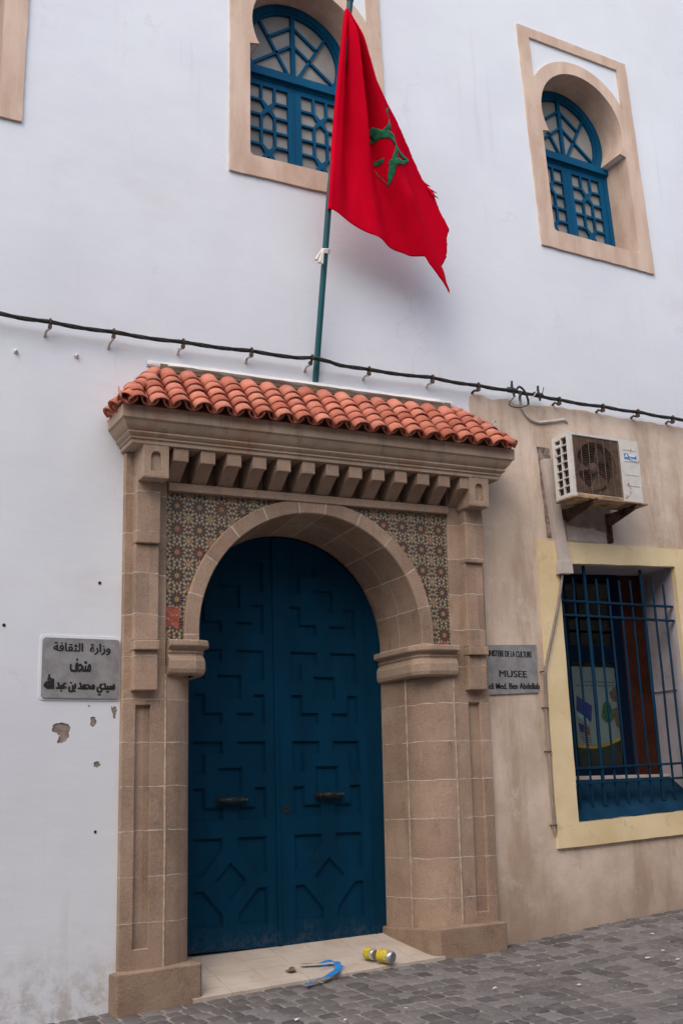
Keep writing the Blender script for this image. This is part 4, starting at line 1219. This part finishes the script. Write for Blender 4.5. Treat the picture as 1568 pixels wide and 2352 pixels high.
mb = MB(); mb.plate([(gx0, gz0), (gx1, gz0), (gx1, gz1), (gx0, gz1)], [], AF + .13, AF + .14); mb.build('cavity', M['acdark'], ac)
fan = MB()
fan.tube([(fcx, AF + .035, fcz), (fcx, AF + .045, fcz), (fcx, AF + .10, fcz)], [.030, .048, .050], 16)
fano = fan.build('fan', M['fan'], ac, smooth=45)
for k in range(3):
    a0 = R(62) + k * 2 * PI / 3
    mb = MB(); rows = []
    for i in range(9):
        rr_ = .045 + (.212 - .045) * i / 8
        wd = R(26) + R(34) * (i / 8) ** .7
        rows.append([(fcx + rr_ * math.cos(a0 + wd * (q / 6 - .5) - .25 * i / 8), AF + .075 - .045 * (q / 6 - .5), fcz + rr_ * math.sin(a0 + wd * (q / 6 - .5) - .25 * i / 8)) for q in range(7)])
    mb.sheet(rows)
    mb.build('blade', M['fan'], fano, smooth='all', solid=.004)
mb = MB()
nz = 34
for i in range(nz + 1):
    z = gz0 + (gz1 - gz0) * i / nz
    mb.tube([(gx0, AF + .002, z), (gx1, AF + .002, z)], .0016, 5)
for i in range(7):
    x = gx0 + (gx1 - gx0) * i / 6
    mb.tube([(x, AF - .001, gz0), (x, AF - .001, gz1)], .0026 if 0 < i < 6 else .005, 5)
mb.build('fan_guard', M['acwire'], ac)
for z in (4.40, 4.29, 4.16, 4.055):
    mb = MB(); mb.box(7.015, 7.175, AF - .004, AF + .002, z, z + .004)
    mb.build('panel_rib', M['acwhite'], ac, bevel=.001)
mb = MB(); mb.box(AX0 - .006, AX1 + .034, AF - .018, AB + .01, AZ0 - .016, AZ0 - .001); mb.box(AX0 + .05, gx1, AF - .006, AF + .002, AZ0 + .003, AZ0 + .028); mb.build('base_tray', M['rusttray'], ac, bevel=.003)
mb = MB()
wavy = lambda x: .006 * math.sin((x - 7.02) / .152 * 2 * PI)
up_ = [(7.02 + .152 * i / 12, 4.364 - .010 * i / 12 + wavy(7.02 + .152 * i / 12)) for i in range(13)]
dn_ = [(x, z - .052) for x, z in up_]
mb.plate(up_[::-1] + dn_, [], AF - .003, AF + .002)
stk = mb.build('sticker', M['stickerwhite'], ac)
mb = MB(); mb.plate([up_[4], up_[3], up_[2], up_[1], up_[0], dn_[0], dn_[1], dn_[2], dn_[3], dn_[4]], [], AF - .0042, AF - .002); mb.plate([(dn_[i][0], dn_[i][1]) for i in range(4, 13)] + [(dn_[i][0], dn_[i][1] + .004) for i in range(12, 3, -1)], [], AF - .0042, AF - .002); mb.build('sticker_block', M['stickerblue'], stk)
text_part('lettering', 'A', 7.028, 7.062, 4.326, 4.360, AF - .0045, M['stickerwhite'], stk, .02)
text_part('lettering', 'irwell', 7.072, 7.165, 4.318, 4.350, AF - .0035, M['stickerblue'], stk, .01)
for x, lab, leg in ((6.600, 'rusty wall bracket under the left of the air conditioner', 3.78), (7.105, 'rusty wall bracket under the right of the air conditioner with a long leg', 3.598)):
    mb = MB()
    mb.prism_yz([(-.016, 3.755), (-.016, 3.882), (-.425, 3.882), (-.425, 3.845)], x - .004, x + .004)
    mb.box(x - .004, x + .040, -.430, -.016, 3.876, 3.8815)
    mb.prism_yz([(-.012, leg), (-.012, 3.884), (-.055, 3.884), (-.055, leg)], x - .003, x + .003)
    mb.box(x - .040, x - .0035, -.020, -.012, leg, 3.883)
    tag(mb.build('wall_bracket', M['rust'], bevel=.001), lab, 'bracket', 'brackets under the air conditioner')

dt = thing('cable_trunking', 'grey plastic trunking running down from the air conditioner to the yellow window frame', 'trunking', (6.49, -.04, 3.25))
mb = MB()
mb.plate([(6.440, 3.37), (6.552, 3.37), (6.452, 4.34), (6.352, 4.33)], [], -.078, -.008, back=True)
mb.build('channel', M['duct'], dt, bevel=.004)
mb = MB(); mb.plate([(6.412, 3.252), (6.565, 3.262), (6.560, 3.376), (6.418, 3.372)], [], -.098, -.030, back=True); mb.build('end_cap', M['duct'], dt, bevel=.004)
cp_ = thing('conduit_pipe', 'thin grey brown conduit running down the left side of the yellow window frame', 'pipe', (6.18, -.05, 1.0))
mb = MB()
mb.tube(curve([(6.462, -.066, 3.262), (6.446, -.06, 3.18), (6.405, -.055, 3.01), (6.313, -.054, 2.733), (6.226, -.052, 2.485), (6.196, -.048, 2.364), (6.185, -.034, 2.054), (6.179, -.034, 1.691), (6.174, -.034, 1.346), (6.176, -.034, 1.08), (6.176, -.034, 1.018)], 4), .0125, 8)
mb.build('pipe', M['pipe'], cp_, smooth=True)
for x, z in ((6.196, 2.375), (6.186, 2.062), (6.178, 1.69), (6.176, 1.08)):
    mb = MB(); mb.tube([(x - .030, .0, z), (x - .018, -.040, z), (x, -.052, z), (x + .018, -.040, z), (x + .028, -.0, z)], .0055, 6)
    mb.build('saddle_clip', M['clip'], cp_, smooth=True)

# ------------------------------------------------------------------ poster behind the barred window
def pz(x, y): return (6.885 + (x - 235) * .00099, 2.50 - (y - 335) * .000785)
po = thing('poster', 'flag decorated poster behind the glass of the barred window', 'poster', (7.15, .47, 1.56))
mb = MB(); mb.box(6.870, 7.440, .468, .471, 1.565, 2.50); mb.build('sheet', M['paper'], po)
def pp_(name, L, mat, y=.4665):
    mb = MB(); mb.plate([pz(*p) for p in L], [], y, y + .001); return mb.build(name, mat, po)
pp_('blue_field', [(290, 680), (470, 805), (440, 1000), (275, 855)], M['p_blue'])
pp_('pale_stripe', [(275, 862), (400, 955), (395, 1020), (285, 930)], M['p_pale'], .4660)
pp_('red_stripes', [(345, 1030), (415, 1050), (425, 1270), (310, 1215), (300, 1110)], M['p_red'])
for i in range(5): pp_('white_stripe', [(300, 1110 + i * 28), (418, 1165 + i * 28), (418, 1175 + i * 28), (300, 1120 + i * 28)], M['p_pale'], .4655)
pp_('blue_canton', [(285, 1000), (350, 1030), (340, 1110), (295, 1110)], M['p_blue'], .4650)
pp_('green_oval', [(650 + 72 * math.cos(a) * (1 + .15 * math.sin(3 * a)), 880 + 130 * math.sin(a)) for a in [2 * PI * i / 18 for i in range(18)]], M['p_green'])
pp_('brown_shape', [(720, 840), (775, 810), (779, 1080), (745, 1035), (730, 960)], M['p_brown'])
pp_('brown_shape', [(690, 640), (779, 560), (779, 760), (720, 740)], M['p_brown'])
dnc = [(235 + 545 * i / 16, 1245 + 40 * math.sin(PI * (i / 16) * .9) - 90 * (i / 16) ** 2) for i in range(17)]
pp_('yellow_arc', dnc + [(x, y + 38) for x, y in dnc[::-1]], M['p_yellow'], .4655)
pp_('dark_base', dnc + [(785, 1520), (220, 1520)], M['p_black'])
for i, (a, b, y) in enumerate(((400, 770, 512), (300, 770, 555))):
    for q in range(9):
        xx = a + (b - a) * q / 9
        pp_('print_line', [(xx, y), (xx + (b - a) / 12, y - 2), (xx + (b - a) / 12, y + 8), (xx, y + 10)], M['p_black'], .4655)

# ------------------------------------------------------------------ litter
def can(name, label, a, b, r_, crush):
    a, b = Vector(a), Vector(b); d = (b - a).normalized(); ln = (b - a).length
    t = thing(name, label, 'can', tuple(a + Vector((0, 0, -r_))), 'yellow cans on the doorstep')
    def P_(k): return a + d * (ln * k)
    def dent(mb):
        out = []
        for v in mb.v:
            p = Vector(v); q = p - (a + d * (p - a).dot(d)); ang = math.atan2(q.z, q.cross(d).z if False else q.dot(d.orthogonal()))
            k = (p - a).dot(d) / ln
            f_ = 1 - crush * max(0, math.sin(ang * 2 + 3 * k)) * math.sin(PI * max(0, min(1, k)))
            out.append(tuple(a + d * (p - a).dot(d) + q * f_))
        mb.v = out; return mb
    mb = MB()
    mb.tube([tuple(P_(k)) for k in (.0, .03, .06, .2, .35, .5, .65, .72)], [r_ * .80, r_ * .86, r_ * .97, r_, r_, r_, r_, r_], 20)
    dent(mb).build('body', M['canyellow'], t, smooth=40)
    mb = MB()
    mb.tube([tuple(P_(k)) for k in (.72, .88, .94, .985, 1.0, 1.0, .97, .965)], [r_, r_, r_ * .95, r_ * .80, r_ * .80, r_ * .74, r_ * .72, .001], 20)
    dent(mb).build('lid', M['canmetal'], t, smooth=40)
can('drink_can', 'smaller dented yellow can lying nearer the door', (4.348, .015, .220), (4.378, -.072, .208), .042, .08)
can('drink_can', 'larger dented yellow can with a silver end lying nearer the street', (4.405, -.080, .207), (4.462, -.200, .193), .047, .05)
mb = MB()
def strap(pts, w, seed):
    rnd = random.Random(seed); P_ = [Vector(p) for p in curve(pts, 5)]; rows = []
    for i, p in enumerate(P_):
        t = (P_[min(i + 1, len(P_) - 1)] - P_[max(i - 1, 0)]).normalized(); nr = t.cross(Vector((0, 0, 1))).normalized()
        tw = .22 * math.sin(i * .35 + seed); nr = (nr * math.cos(tw) + Vector((0, 0, 1)) * math.sin(tw)) * (w / 2)
        q = p + Vector((0, 0, .010 + abs(nr.z)))
        rows.append([tuple(q + nr), tuple(q), tuple(q - nr)])
    mb.sheet(rows)
strap([(3.824, .065, .163), (3.943, .030, .165), (4.03, .010, .172), (4.072, -.001, .168)], .050, 1)
strap([(4.04, .006, .172), (4.075, -.03, .165), (4.055, -.093, .146), (3.995, -.179, .127), (3.9, -.242, .112), (3.77, -.302, .100), (3.668, -.344, .090)], .046, 2)
for k in range(7):
    a = Vector((4.05, -.06, .158)); e = Vector((4.08 + random.uniform(-.02, .05), -.12 + random.uniform(-.05, .06), .142))
    if k > 3: a = Vector((4.06, -.03, .165)); e = Vector((3.96 + random.uniform(-.04, .04), -.03 + random.uniform(-.05, .02), .158))
    mb.tube([tuple(a), tuple((a + e) / 2 + Vector((0, 0, .012))), tuple(e)], [.003, .002, .001], 5)
tag(mb.build('plastic_strap', M['ribbon'], smooth=60), 'frayed bright blue plastic strap bent double on the doorstep edge', 'strap')
mb = MB()
rnd = random.Random(11)
rows = [[(3.725 + .035 * (j / 7 - .5) * 2 + rnd.uniform(-.006, .006), .008 + .030 * (i / 6 - .5) * 2 + rnd.uniform(-.006, .006), .150 + .022 * math.sin(PI * i / 6) * math.sin(PI * j / 7) * rnd.uniform(.3, 1.3)) for j in range(8)] for i in range(7)]
mb.sheet(rows)
tag(mb.build('crumpled_rag', M['rag'], solid=.002), 'small crumpled brown and red rag beside the blue strap', 'rag')
LIT = [(4.65, -1.219, 0.03, 'white', 'round white scrap on the dark setts in the foreground'),
       (5.155, -1.478, 0.045, 'white', 'long white scrap, largest on the setts'),
       (3.904, -1.31, 0.022, 'white', 'white speck on the setts at the bottom middle'),
       (4.179, -1.695, 0.028, 'brown', 'brown leaf scrap on the setts at the bottom edge'),
       (6.034, -1.188, 0.04, 'white', 'white scrap pair at the right, the nearer one'),
       (6.249, -1.118, 0.026, 'white', 'small white scrap behind the scrap at the right'),
       (6.146, -1.381, 0.03, 'white', 'white scrap at the right edge of the photo'),
       (6.593, -0.633, 0.036, 'white', 'pale scrap far right near the beige wall'),
       (5.312, -0.835, 0.022, 'white', 'white speck on the setts in front of the right plinth'),
       (3.249, -1.08, 0.03, 'white', 'white scrap at the bottom edge below the doorstep'),
       (3.476, -1.296, 0.024, 'white', 'small white scrap at the bottom edge, right of another'),
       (3.29, -0.313, 0.026, 'brown', 'brown scrap just below the left end of the doorstep'),
       (4.376, -0.542, 0.02, 'brown', 'tiny brown scrap in front of the yellow cans'),
       (6.106, -0.112, 0.03, 'brown', 'reddish leaf scrap at the foot of the beige wall'),
       (5.86, -0.35, 0.044, 'brown', 'brown leaf scrap near the right plinth corner')]
for i, (x, y, s, kind, lab) in enumerate(LIT):
    rnd = random.Random(100 + i); mb = MB(); s *= .72
    nn = 7; ang0 = rnd.uniform(0, 6)
    pts = [(x + s * (1 if q % 2 else .75) * math.cos(ang0 + 2 * PI * q / nn) * rnd.uniform(.7, 1.1), y + s * .6 * math.sin(ang0 + 2 * PI * q / nn) * rnd.uniform(.7, 1.1)) for q in range(nn)]
    mb.add([(a, b, gz(a, b) + .012 + rnd.uniform(0, .012)) for a, b in pts] + [(x, y, gz(x, y) + .022)], [(q, (q + 1) % nn, nn) for q in range(nn)])
    tag(mb.build('litter_scrap', M['scrap'] if kind == 'white' else M['leaf'], solid=.0015), lab, 'litter', 'scraps of litter on the paving')
